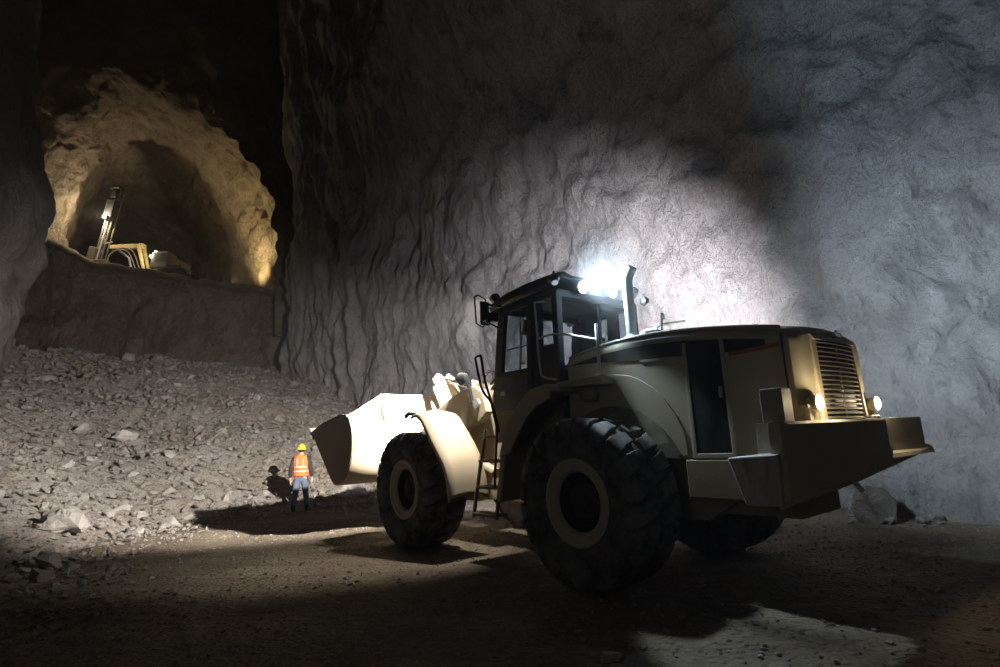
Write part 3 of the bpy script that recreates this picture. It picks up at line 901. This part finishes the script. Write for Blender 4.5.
# rear fenders, platforms, ladder
for s in (1, -1):
    b = MB()
    out = [(.42,2.03),(.72,2.0),(.95,1.84),(1.22,1.54),(1.32,1.25),(1.42,.74)]
    inn = [(.42,1.95),(.68,1.92),(.88,1.78),(1.13,1.50),(1.23,1.22),(1.34,.74)]
    b.prism(out + inn[::-1], s*.72, s*1.24)
    b.prism([(.42,2.03),(.72,2.0),(.95,1.84),(1.22,1.54),(1.32,1.25),(1.13,1.30),(.98,1.48),(.80,1.68),(.62,1.80),(.42,1.86)], s*1.20, s*1.25)
    b.build('rear_fender', M['cream'], L, bevel=.012)
    b = MB()
    b.hexa([(.50,s*.74,1.99),(-.10,s*.74,1.99),(-.10,s*.96,1.985),(.50,s*1.08,1.985)], [(.50,s*.74,2.02),(-.12,s*.74,2.02),(-.15,s*.99,2.08),(.42,s*1.1,2.05)])
    b.build('platform', M['cream'], L, bevel=.008)
    b = MB(); b.lathe([(.001,1.83),(.09,1.83),(.10,1.86),(.10,1.93),(.07,1.97),(.001,1.97)], (.18, s*.86, 0), 'z', 18); b.build('filler_cap', M['cream_dark'], L)
    b = MB()
    for x0 in (1.52, 1.98):
        b.hexa([(x0-.02,s*1.16,.52),(x0+.02,s*1.16,.52),(x0+.02,s*1.20,.52),(x0-.02,s*1.20,.52)], [(x0-.02,s*.92,1.60),(x0+.02,s*.92,1.60),(x0+.02,s*.96,1.60),(x0-.02,s*.96,1.60)])
    for i, z in enumerate((.56, .88, 1.20, 1.50)):
        y = 1.10 - .19*(z-.55); b.box((1.75, s*y, z), (.46, .20, .035))
    b.build('ladder', M['cream_dark'], L, bevel=.006)
    b = MB()
    b.tube(spline([(1.52,s*1.18,1.95),(1.60,s*1.2,2.20),(1.66,s*1.2,2.50),(1.70,s*1.2,2.53),(1.78,s*1.2,2.52),(1.80,s*1.18,2.46),(1.72,s*1.16,2.1),(1.60,s*1.10,1.9),(1.55,s*1.05,1.55)], 4), .016, 8)
    b.tube([(1.52,s*1.18,1.95),(1.50,s*1.12,1.6),(1.52,s*1.18,.9)], .016, 8)
    b.build('handrail', M['black'], L, smooth='all')
    b = MB()
    b.tube(spline([(.86,s*.95,3.08),(.84,s*.96,2.7),(.82,s*.96,2.25),(.80,s*.93,2.16),(.62,s*.90,2.11)], 4), .013, 8)
    b.tube(spline([(.84,s*.96,2.62),(.62,s*.97,2.63),(.40,s*.97,2.60),(.0,s*.97,2.48),(-.10,s*.97,2.45)], 4), .013, 8)
    b.tube([(-.10,s*.97,2.62),(-.10,s*.97,2.06)], .016, 8)
    b.tube([(.86,s*.95,3.08),(.80,s*.80,3.1)], .012, 8)
    b.build('handrail', M['steel'], L, smooth='all')

# exhaust, pre-cleaner, horn
b = MB()
sx, sy = .06, .16
b.tube(spline([(sx,sy,2.42),(sx,sy,2.9),(sx,sy,3.18),(sx-.01,sy,3.28),(sx-.05,sy,3.36),(sx-.09,sy,3.41)], 4), [.062]*21, 18)
b.lathe([(.09,2.44),(.09,2.58),(.062,2.60)], (sx,sy,0), 'z', 18)
b.build('exhaust_stack', M['steel'], L, smooth='all')
b = MB(); b.lathe([(.001,2.44),(.13,2.44),(.13,2.58),(.15,2.59),(.15,2.64),(.10,2.67),(.001,2.68)], (-.02,-.12,0), 'z', 22); b.build('air_cleaner', M['cream'], L, bevel=.006)
b = MB(); b.tube(spline([(-.24,0,2.45),(-.25,0,2.72),(-.25,0,2.80),(-.25,-.03,2.80),(-.25,-.05,2.74)], 4), .014, 8); b.tube(spline([(-.16,0,2.47),(-.18,0,2.64),(-.30,0,2.68),(-.55,0,2.66)], 4), .010, 8)
b.build('grab_rail', M['steel'], L, smooth='all')

# --- front frame, fenders, linkage, bucket
b = MB()
for s in (1, -1):
    b.prism([(1.75,.62),(1.75,1.35),(2.05,1.65),(2.30,2.10),(2.60,2.26),(2.85,2.18),(3.1,1.75),(3.9,1.15),(4.05,.8),(3.9,.6)], s*.28, s*.36)
b.box((2.9,0,.85),(2.2,.6,.35)); b.box((2.55,0,1.55),(.7,.62,.18)); b.box((2.2,0,1.15),(.12,.72,.9))
b.build('front_frame', M['bucket'], L, bevel=.01)
for s in (1, -1):
    inn = [(3.2,.82,1.82),(3.02,.82,1.88),(2.82,.82,1.84),(2.60,.82,1.64),(2.41,.82,1.43),(2.26,.82,1.21),(2.17,.82,.97),(2.13,.82,.72)]
    out = [(3.12,1.42,1.84),(2.95,1.42,1.86),(2.80,1.42,1.77),(2.63,1.42,1.56),(2.45,1.42,1.36),(2.29,1.42,1.18),(2.20,1.42,.98),(2.16,1.42,.74)]
    A = spline(inn, 4); B = spline(out, 4)
    b = MB(); rows = []
    for p, q in zip(A, B):
        rows.append([p.lerp(q, t) + Vector((0,0,.05*math.sin(math.pi*t))) for t in (0,.2,.4,.6,.8,.96,1.0)])
        rows[-1][-1] = rows[-1][-2] + Vector((.03, .015, -.04))
    b.loft([[(p.x, s*p.y, p.z) for p in r] for r in rows], caps=False, closed=False)
    b.build('front_fender', M['bucket'], L, solid=.02, smooth='all')
    b = MB(); b.tube([(3.18,s*1.30,1.88),(3.28,s*1.36,1.90),(3.36,s*1.36,1.86)], .03, 8); b.build('fender_bracket', M['black'], L)
    # headlamp on its bracket, seen from behind
    b = MB(); b.tube([(2.72,s*.60,2.0),(2.80,s*.60,2.30)], .03, 8)
    b.lathe([(.001,2.84),(.05,2.84),(.085,2.90),(.10,2.97),(.10,2.99),(.001,2.985)], (0,s*.60,2.40), 'x', 20); b.box((2.82,s*.60,2.32),(.05,.12,.10))
    b.build('headlamp', M['black'], L, bevel=.005)
    # lift arm
    b = MB(); b.prism([(2.42,1.86),(2.50,2.16),(2.72,2.26),(3.3,2.16),(3.9,1.92),(4.5,1.52),(5.0,1.16),(5.06,1.02),(4.95,.90),(4.78,.96),(4.2,1.26),(3.6,1.46),(3.0,1.62),(2.6,1.74)], s*.44, s*.58)
    lo = b.build('lift_arm', M['bucket'], L, bevel=.012)
    b = MB()
    for (px, pz) in ((2.62,2.0),(4.92,1.04)): b.lathe([(.001,s*.36),(.07,s*.36),(.07,s*.62),(.001,s*.62)], (px,0,pz), 'y', 16)
    b.build('pin', M['steel'], lo)
    b = MB(); b.tube([(2.35,s*.50,1.0),(3.25,s*.50,1.32)], .075, 14); q = b.build('lift_cylinder', M['bucket'], L, bevel=.004)
    b = MB(); b.tube([(3.25,s*.50,1.32),(3.85,s*.50,1.53)], .04, 12); b.build('rod', M['shiny'], q)
b = MB(); b.lathe([(.001,-.5),(.10,-.5),(.10,.5),(.001,.5)], (3.85,0,1.62), 'y', 20); b.build('cross_tube', M['bucket'], L)
b = MB()
for s in (1, -1): b.prism([(4.28,2.60),(4.42,2.68),(4.58,2.60),(4.55,2.40),(4.25,1.95),(4.12,1.5),(4.35,1.05),(4.25,.95),(4.08,1.02),(3.85,1.45),(3.72,1.72),(3.95,2.05)], s*.08, s*.14)
b.lathe([(.001,-.18),(.06,-.18),(.06,.18),(.001,.18)], (4.43,0,2.56), 'y', 16); b.box((3.95,0,1.65),(.14,.2,.4))
b.build('bell_crank', M['bucket'], L, bevel=.008)
b = MB(); b.tube([(2.55,0,2.16),(3.55,0,2.38)], .09, 16); b.lathe([(.001,-.1),(.08,-.1),(.08,.1),(.001,.1)], (2.5,0,2.14), 'y', 14); q = b.build('tilt_cylinder', M['bucket'], L, bevel=.004)
b = MB(); b.tube([(3.55,0,2.38),(4.42,0,2.56)], .045, 12); b.build('rod', M['shiny'], q)
b = MB(); b.tube([(4.22,0,1.02),(4.95,0,1.30)], .06, 12); b.build('tilt_link', M['bucket'], L)
hp = [[(2.30,.25,1.9),(2.45,.30,2.42),(2.75,.28,2.48),(3.05,.14,2.36)], [(2.25,.20,1.8),(2.35,.20,2.36),(2.65,.18,2.42),(2.9,.10,2.33)], [(2.15,.40,1.5),(2.10,.44,2.0),(2.30,.46,2.22),(2.5,.40,2.2)], [(2.2,-.2,1.8),(2.35,-.22,2.40),(2.7,-.2,2.45),(3.0,-.1,2.36)], [(2.0,.45,1.3),(1.98,.50,1.8),(2.15,.50,2.12),(2.3,.45,2.1)]]
for p in hp:
    b = MB(); b.tube(spline(p, 6), .022, 8); b.build('hydraulic_hose', M['hose'], L, smooth='all')

# bucket
prof = spline([(6.67,0,1.72),(6.2,0,1.30),(5.72,0,.90),(5.48,0,.84),(5.22,0,.90),(5.0,0,1.10),(4.87,0,1.38),(4.86,0,1.68),(4.94,0,1.86),(5.06,0,1.99)], 5)
b = MB()
rows = []
for y in (-1.53, -.5, .5, 1.53): rows.append([(p.x, y, p.z) for p in prof])
b.loft(rows, caps=False, closed=False)
bk = b.build('bucket', M['bucket'], L, solid=.035, smooth='all')
b = MB()
b.hexa([(5.04,-1.53,1.97),(5.08,-1.53,1.99),(5.08,1.53,1.99),(5.04,1.53,1.97)], [(5.10,-.90,2.35),(5.13,-.90,2.36),(5.13,.90,2.36),(5.10,.90,2.35)])
b.box((5.115,0,2.35),(.05,1.82,.03))
b.build('spill_guard', M['bucket'], bk, bevel=.005)
for s in (1, -1):
    b = MB(); b.prism([(p.x, p.z) for p in prof] + [(5.35,1.98),(5.9,1.92)], s*1.50, s*1.545)
    b.build('side_plate', M['bucket_side'], bk, bevel=.006)['label'] = 'dark worn side plate'
    b = MB(); b.prism([(6.74,1.78),(6.67,1.70),(6.15,1.86),(5.3,1.97),(5.06,1.97),(5.06,2.01),(5.35,2.03),(6.15,1.92)], s*1.495, s*1.56); b.build('side_edge', M['bucket_side'], bk, bevel=.004)
    b = MB(); b.prism([(4.84,1.0),(4.80,1.35),(4.80,1.70),(4.90,1.95),(5.10,2.34),(5.06,2.0),(4.9,1.7),(4.9,1.38),(5.02,1.1)], s*.90, s*.93); b.build('stiffener', M['bucket'], bk)
    for y in (s*.42, s*.60):
        pass
    b = MB(); b.prism([(4.78,1.2),(4.80,.92),(5.0,.85),(5.2,.88),(5.0,1.25),(4.9,1.5)], s*.40, s*.44); b.prism([(4.78,1.2),(4.80,.92),(5.0,.85),(5.2,.88),(5.0,1.25),(4.9,1.5)], s*.58, s*.62); b.build('hinge_lug', M['bucket'], bk, bevel=.004)
b = MB(); b.hexa([(6.60,-1.56,1.63),(6.82,-1.56,1.83),(6.82,1.56,1.83),(6.60,1.56,1.63)], [(6.57,-1.56,1.67),(6.81,-1.56,1.86),(6.81,1.56,1.86),(6.57,1.56,1.67)]); b.build('cutting_edge', M['bucket_side'], bk, bevel=.004)
# loader lights
K = 1.0
for (p, a), tgt, e, ang in ((FRONT[0], (1, .10, -.20), 12500, 80), (FRONT[1], (1, -1.70, -.22), 9500, 116)):
    q = Vector(p) + Vector(a).normalized()*.03
    spot('front_lamp_beam', q, q + Vector(tgt), e*K, (1,.94,.86) if p[1] > 0 else (.93,.92,.98), ang, .85, .05, L)
for s, e in ((1, 620), (-1, 520)):
    q = Vector((2.08, .78*s, 3.43))
    spot('front_lamp_spill', q, q + Vector((.62, .22*s, -1)), e, (1,.93,.84), 86, .7, .05, L)
for p, a in REAR_IN:
    q = Vector(p) + Vector(a).normalized()*.03
    spot('rear_lamp_beam', q, q + Vector((-.30, -1, -.18)), 500*K, COOL, 88, .9, .05, L)
p, a = CORNER[0]; q = Vector(p) + Vector(a).normalized()*.04
spot('corner_lamp_beam', q, (-2.0, 1.36, 0), 420*K, COOL, 31, .35, .07, L)
for p, a in REAR_IN:
    spot('rear_lamp_glow', Vector(p) + Vector((-.05, 0, 0)), Vector(p) + Vector((-1.0, .0, .28)), 440*K, (.56,.78,1.0), 165, .4, .04, L)
p, a = CORNER[1]; q = Vector(p) + Vector(a).normalized()*.04
spot('corner_lamp_beam', q, q + Vector((-.62, -.85, -.16)), 480*K, COOL, 80, .9, .03, L)
for s in (1, -1):
    point('tail_lamp_glow', (-2.10, .64*s, 1.63), 12, WARM, .03, L)

# lamp-lit dust hanging behind the cab roof
hz = NT('lit_dust'); hc = hz.n('ShaderNodeTexCoord'); hl = hz.n('ShaderNodeVectorMath', operation='LENGTH')
hz.l(hc.outputs['Object'], hl.inputs[0])
hd = hz.math('MULTIPLY', hz.math('POWER', hz.math('MAXIMUM', hz.math('SUBTRACT', 1.0, hl.outputs['Value']), 0.0), 2.0), .10)
hv = hz.n('ShaderNodeVolumeScatter'); hv.inputs['Anisotropy'].default_value = .1
hz.l(hd, hv.inputs['Density']); hz.l(hv.outputs[0], hz.out.inputs['Volume'])
b = MB(); b.ball((0,0,0), 1.0, 24, 14)
ho = b.build('dust_haze', hz.m); ho.location = V(.36, .30, 3.36); ho.scale = (.85, .85, .85)
tag(ho, 'bluish haze glowing around the lit work lamps behind the cab roof', 'haze', None, 'stuff')

# ------------------------------------------------------------------ person
PX, PY = -5.42, 14.85
PZ = floor_z(PX, PY)
def skin_obj(name, verts, edges, radii, mat, parent, root=0, lev=2):
    me = bpy.data.meshes.new(name); me.from_pydata(verts, edges, []); me.update()
    me.materials.append(mat)
    o = bpy.data.objects.new(name, me); col.objects.link(o)
    o.modifiers.new('skin', 'SKIN')
    sv = me.skin_vertices[0].data
    for i, r in enumerate(radii):
        sv[i].radius = r if isinstance(r, tuple) else (r, r)
        sv[i].use_root = (i == root)
    m = o.modifiers.new('sub', 'SUBSURF'); m.levels = lev; m.render_levels = lev
    for p in me.polygons: p.use_smooth = True
    o.modifiers['skin'].use_smooth_shade = True
    if parent: o.parent = parent
    return o
P = empty('person', (PX, PY, PZ), R(12)); P.scale = (1.0, 1.0, 1.0)   # local +y is the way the person faces
P['label'] = 'person in orange vest and yellow helmet standing with back turned before the rubble'
P['category'] = 'person'
# joints (local: x right, y forward, z up), total 1.70 with helmet
J = {}
def jv(n, p, r): J[n] = (len(J), p, r)
jv('pelvis', (.0,.0,.90), (.135,.105)); jv('waist', (0,.0,1.03), (.125,.095)); jv('chest', (0,.01,1.22), (.155,.105)); jv('upper', (0,.0,1.34), (.13,.09)); jv('neck', (0,.01,1.43), (.055,.055)); jv('neck2', (0,.025,1.48), (.055,.058)); jv('head', (.0,.035,1.57), (.075,.092)); jv('crown', (0,.03,1.645), (.062,.075))
for s, n in ((-1,'l'),(1,'r')):
    jv(n+'sh', (s*.18,-.0,1.345), (.062,.062)); jv(n+'el', (s*.255,-.03+.0*s,1.09), (.043,.043)); jv(n+'wr', (s*.27,.06,.87), (.030,.030)); jv(n+'palm', (s*.268,.085,.80), (.022,.038))
    jv(n+'hip', (s*.085,.0,.84), (.092,.095)); jv(n+'kn', (s*.125,.02+.03*s,.47), (.058,.06)); jv(n+'an', (s*.16,-.02+.04*s,.10), (.040,.045)); jv(n+'toe', (s*.19,.13+.04*s,.035), (.042,.030))
    for k in range(4):
        jv(f'{n}f{k}a', (s*.266,.062+.018*k,.745-.004*abs(k-1.5)), (.0095,.0095)); jv(f'{n}f{k}b', (s*(.258),.066+.017*k,.715-.006*abs(k-1.5)), (.0085,.0085)); jv(f'{n}f{k}c', (s*.245,.070+.016*k,.692-.01*abs(k-1.5)), (.007,.007))
    jv(n+'t1', (s*.258,.125,.785), (.011,.011)); jv(n+'t2', (s*.25,.138,.752), (.009,.009))
    jv(n+'ear', (s*.083,.035,1.57), (.014,.02))
jv('nose', (0,.135,1.555), (.013,.016)); jv('chin', (0,.10,1.505), (.03,.025))
E = [('pelvis','waist'),('waist','chest'),('chest','upper'),('upper','neck'),('neck','neck2'),('neck2','head'),('head','crown'),('head','nose'),('neck2','chin')]
for n in 'lr':
    E += [('upper',n+'sh'),(n+'sh',n+'el'),(n+'el',n+'wr'),(n+'wr',n+'palm'),('pelvis',n+'hip'),(n+'hip',n+'kn'),(n+'kn',n+'an'),(n+'an',n+'toe'),(n+'palm',n+'t1'),(n+'t1',n+'t2'),('head',n+'ear')]
    for k in range(4): E += [(n+'palm',f'{n}f{k}a'),(f'{n}f{k}a',f'{n}f{k}b'),(f'{n}f{k}b',f'{n}f{k}c')]
names = sorted(J, key=lambda k: J[k][0])
body = skin_obj('body', [J[k][1] for k in names], [(J[a][0], J[b_][0]) for a, b_ in E], [J[k][2] for k in names], M['skin'], P)
# jacket: torso and sleeves
def sub_skin(name, nodes, edges, mat, grow=.02, root=None):
    vs = [J[k][1] if isinstance(k, str) else k[0] for k in nodes]
    rs_ = [tuple(r+grow for r in J[k][2]) if isinstance(k, str) else k[1] for k in nodes]
    return skin_obj(name, vs, edges, rs_, mat, P, 0)
sub_skin('jacket', ['waist','pelvis','chest','upper','neck','lsh','lel','lwr','rsh','rel','rwr'], [(0,1),(0,2),(2,3),(3,4),(3,5),(5,6),(6,7),(3,8),(8,9),(9,10)], M['jacket'], .018)
sub_skin('trousers', [((0,0,.90),(.175,.14)),'lhip','lkn','lan','rhip','rkn','ran',((0,0,1.0),(.17,.135))], [(0,1),(1,2),(2,3),(0,4),(4,5),(5,6),(0,7)], M['trouser'], .022)
for n in 'lr':
    a = Vector(J[n+'an'][1]); t = Vector(J[n+'toe'][1])
    skin_obj('boot', [a+Vector((0,0,.12)), a, a+Vector((0,-.03,-.05)), t], [(0,1),(1,2),(2,3)], [(.066,.068),(.06,.062),(.052,.045),(.052,.036)], M['boot'], P)
# vest
b = MB(); rings = []
for z, rx, ry, yo in ((.90,.195,.165,0),(.98,.190,.160,0),(1.10,.185,.150,0),(1.22,.20,.158,.01),(1.32,.205,.148,.005),(1.39,.185,.125,.0),(1.435,.12,.10,.0),(1.465,.085,.085,.01)):
    rings.append([(rx*math.cos(2*math.pi*k/28), yo+ry*math.sin(2*math.pi*k/28), z) for k in range(28)])
b.loft(rings, caps=False); vest = b.build('safety_vest', M['vest'], P, solid=.008, smooth='all', subd=1)
b = MB()
for z0, rx, ry in ((1.03,.192,.160),(1.14,.190,.156)):
    b.loft([[(rx*math.cos(2*math.pi*k/28), ry*math.sin(2*math.pi*k/28), z) for k in range(28)] for z in (z0-.014, z0+.014)], caps=False)
for s in (1,-1):
    b.tube([(s*.085,-.162,1.14),(s*.075,-.160,1.25),(s*.08,-.135,1.36)], .013, 6)
b.build('reflective_tape', M['tape'], vest, smooth='all')
# hair and helmet
b = MB(); b.ball((0,.022,1.58), .098, 18, 10, (.86,.98,.85)); b.build('hair', M['hair'], P, smooth='all')
b = MB()
rg = [[((.118-.0*t)*c_*math.cos(a)*.93, .025+.128*c_*math.sin(a), 1.605+.118*s_) for a in [2*math.pi*k/26 for k in range(26)]] for t, c_, s_ in [(0,math.cos(R(d)),math.sin(R(d))) for d in (0,15,30,45,60,74,85,89.5)]]
b.loft(rg, caps=False)
b.loft([[(.112*math.cos(a), .025+.13*math.sin(a), 1.603) for a in [2*math.pi*k/26 for k in range(26)]], [(.132*math.cos(a), .035+(.155 if math.sin(a) < 0 else .19)*math.sin(a), 1.590) for a in [2*math.pi*k/26 for k in range(26)]]], caps=False)
b.tube(spline([(0,-.105,1.60),(0,-.10,1.66),(0,-.04,1.72),(0,.03,1.733),(0,.10,1.715),(0,.15,1.66)], 4), .014, 8)
hm = b.build('helmet', M['helmet'], P, solid=.006, smooth='all')
b = MB(); b.box((-.02,-.108,1.665),(.03,.02,.05)); b.build('helmet_mark', M['vest'], hm)

# ------------------------------------------------------------------ drill rig on the bench
RX, RY = -29.6, 43.4
def rig_ground(x): return bench_top(x) + .55
RZ = 15.55
D = empty('drill_rig', (RX, RY, RZ), 0)
tag(D, 'yellow drill rig with upright feed mast working on the rock bench at the tunnel mouth', 'drill rig')
def rp(x, z, y=0): return (x-RX, y, z-RZ)
for s in (1, -1):
    b = MB(); y = s*.95
    b.prism([(1.1,.0),(4.2,.0),(4.6,.3),(4.6,.55),(4.3,.8),(1.1,.8),(.75,.5),(.75,.3)], y-.25, y+.25)
    for k in range(12): b.box((1.2+.27*k, y, .83), (.1, .54, .06)); b.box((1.2+.27*k, y, -.02), (.1, .54, .06))
    b.build('track', M['black'], D, bevel=.03)
b = MB(); b.box((2.6,0,1.0),(2.6,1.5,.5)); b.box((2.9,-.1,1.4),(1.6,1.9,.6)); b.build('chassis', M['rig_grey'], D, bevel=.05)
b = MB(); b.hexa([(1.5,-1.1,.95),(2.9,-1.1,.95),(2.9,.2,.95),(1.5,.2,.95)],[(1.65,-1.1,2.3),(2.9,-1.1,2.35),(2.9,.2,2.35),(1.65,.2,2.3)]); rc = b.build('rig_cab', M['rig_grey'], D, bevel=.05)
b = MB(); b.box((2.3,-1.11,1.8),(.9,.02,.7)); b.build('rig_window', M['glass'], rc)
b = MB()
b.box((2.05,-.8,2.42),(.14,.2,.14)); b.box((1.55,-.8,2.05),(.14,.2,.14)); b.build('rig_lamp', M['black'], D)
b = MB(); b.ball((1.45,-.95,2.0),.13,12,8,(.6,1,1)); b.ball((1.85,-.95,2.35),.11,12,8,(.6,1,1)); b.build('rig_lens', M['lamp_rig'], D)
# boom: two beams up from the body, then the level stick to the mast
for y in (-.45, .25):
    b = MB(); b.hexa([rp(-29.05,16.5,y-.09),rp(-28.85,16.5,y-.09),rp(-28.85,16.5,y+.09),rp(-29.05,16.5,y+.09)], [rp(-29.70,18.70,y-.08),rp(-29.45,18.9,y-.08),rp(-29.45,18.9,y+.08),rp(-29.70,18.70,y+.08)])
    b.build('boom', M['rig_yellow'], D, bevel=.03)
b = MB(); b.hexa([rp(-32.1,18.62,-.3),rp(-29.3,18.55,-.3),rp(-29.3,18.55,.2),rp(-32.1,18.62,.2)], [rp(-32.1,18.95,-.3),rp(-29.3,18.98,-.3),rp(-29.3,18.98,.2),rp(-32.1,18.95,.2)]); b.build('boom_stick', M['rig_yellow'], D, bevel=.04)
b = MB(); b.tube([rp(-30.2,16.5,-.1),rp(-30.5,17.8,-.1),rp(-31.4,18.5,-.1)], .09, 10); b.build('boom_cylinder', M['steel'], D)
for k, q in enumerate(([(-32.0,16.9),(-31.9,17.9),(-31.2,18.4),(-30.3,18.1),(-29.6,16.6)], [(-32.2,17.0),(-32.0,18.1),(-31.2,18.6),(-30.1,18.3),(-29.4,16.7)])):
    b = MB(); b.tube(spline([rp(x, z, -.5+.15*k) for x, z in q], 6), .05, 8); b.build('hydraulic_hose', M['rig_grey'], D, smooth='all')
# feed mast
b = MB()
a0, a1 = Vector(rp(-32.95,16.9,-.3)), Vector(rp(-31.65,24.0,-.3)); ax = (a1-a0).normalized(); sd = Vector((ax.z,0,-ax.x))
for o1 in (-.28, .28):
    for o2 in (-.22, .22):
        p0 = a0 + sd*o1 + Vector((0,o2,0)); p1 = a1 + sd*o1 + Vector((0,o2,0)); b.tube([p0, p1], .06, 6)
nb = 16
for k in range(nb):
    q0 = a0.lerp(a1, k/nb); q1 = a0.lerp(a1, (k+1)/nb)
    for o2 in (-.22,.22): b.tube([q0+sd*.28*(1 if k % 2 else -1)+Vector((0,o2,0)), q1-sd*.28*(1 if k % 2 else -1)+Vector((0,o2,0))], .035, 5)
mast = b.build('feed_mast', M['rig_grey'], D)
b = MB(); b.tube([a0+Vector((0,-.3,.2)), a1+Vector((0,-.3,-.4))], .07, 8); b.build('drill_rod', M['steel'], mast)
def onm(t, off=0, y=-.3): q = a0.lerp(a1, t) + sd*off; return Vector((q.x, q.y+y, q.z))
b = MB(); q = onm(.72); b.box(q, (.7,.6,1.5), Matrix.Rotation(R(10), 3, 'Y')); b.box(onm(.90), (.5,.5,.7)); b.box(onm(.98), (.8,.7,.25)); b.build('rock_drill', M['black'], mast, bevel=.05)
b = MB(); b.box(onm(.10,-.5), (.5,.5,2.0), Matrix.Rotation(R(10), 3, 'Y')); b.build('dust_collector', M['rig_grey'], mast, bevel=.05)
b = MB(); b.box(onm(.05,.0), (1.9,.8,.5)); b.box(onm(.0,.9), (1.0,.6,.35)); b.build('mast_foot', M['rig_grey'], mast, bevel=.06)
b = MB(); b.tube([onm(.3,.3), onm(.33,.9)], .05, 6); b.build('mast_bracket', M['steel'], mast)
b = MB(); b.box(onm(.60,-.05,-.55), (.34,.2,.34)); ml = b.build('mast_lamp', M['black'], mast, bevel=.03)
b = MB(); b.ball(onm(.60,-.05,-.72), .17, 12, 8, (1,.6,1)); b.build('lens', emit('mast_lamp_lens', (1,.85,.55), 14), ml)
# lights of the rig
point('rig_glow', (RX+1.30, RY-1.25, RZ+2.2), 150, (1,.86,.6), .1)
q = onm(.60,-.05,-.95)
point('mast_glow', (RX+q.x-.1, RY+q.y-.1, RZ+q.z), 820, (1,.80,.54), .1)

# floodlight standing by the tunnel's far side
fx, fy, fz = -22.0, 43.6, 14.45
F = empty('floodlight', (fx, fy, fz)); tag(F, 'small lit floodlight on the tunnel floor washing warm light up the rock beside it', 'floodlight')
b = MB()
for a in (0, 120, 240): b.tube([(0,0,.55),(.35*math.cos(R(a)),.35*math.sin(R(a)),-.05)], .025, 6)
b.build('stand', M['black'], F)
b = MB(); b.hexa([(-.2,-.1,.5),(.2,-.1,.5),(.2,.1,.5),(-.2,.1,.5)],[(-.28,-.2,.7),(.28,-.2,.7),(.28,.2,.7),(-.28,.2,.7)]); b.build('lamp_head', M['black'], F, bevel=.02)
b = MB(); b.box((0,0,.71),(.48,.34,.02)); b.build('lens', emit('flood_lens', (1,.85,.5), 20), F)
spot('flood_beam', (fx, fy, fz+.78), (fx+1.6, fy+1.6, fz+4.5), 2600, (1,.74,.36), 110, .7, .1)

# ------------------------------------------------------------------ cave haze, and a dim fill added behind the viewer
w = bpy.data.worlds.new('cave_air'); scene.world = w; w.use_nodes = True
bg = w.node_tree.nodes['Background']; bg.inputs[0].default_value = (0,0,0,1); bg.inputs[1].default_value = 0
vsn = w.node_tree.nodes.new('ShaderNodeVolumeScatter'); vsn.inputs['Density'].default_value = .0012; vsn.inputs['Anisotropy'].default_value = .2
w.node_tree.links.new(vsn.outputs[0], w.node_tree.nodes['World Output'].inputs['Volume'])
def area(name, loc, target, energy, color, size):
    d = bpy.data.lights.new(name, 'AREA'); d.energy = energy; d.color = color; d.size = size
    o = bpy.data.objects.new(name, d); col.objects.link(o); o.location = loc
    o.rotation_euler = (Vector(target) - Vector(loc)).to_track_quat('-Z', 'Y').to_euler(); return o
area('added_fill', (-6.5, -6.5, 3.6), (2, 6, 1.2), 38, (1,.95,.86), 4)  # added unseen fill for the loader's side, no lamp of the cave

# ------------------------------------------------------------------ camera
cam = bpy.data.cameras.new('camera'); co = bpy.data.objects.new('camera', cam); col.objects.link(co)
cam.sensor_width = 36; cam.lens = 548.7/1000*36; cam.clip_end = 300
co.matrix_world = Matrix.Translation((0,0,1.445)) @ Matrix.Rotation(math.pi/2+.193, 4, 'X') @ Matrix.Rotation(-.048, 4, 'Z')
scene.camera = co
vs_ = scene.view_settings
vs_.view_transform = 'Standard'; vs_.look = 'None'; vs_.exposure = 0; vs_.gamma = 1; vs_.use_curve_mapping = False
scene.cycles.use_denoising = True
scene.cycles.max_bounces = 6
scene.cycles.sample_clamp_indirect = 4
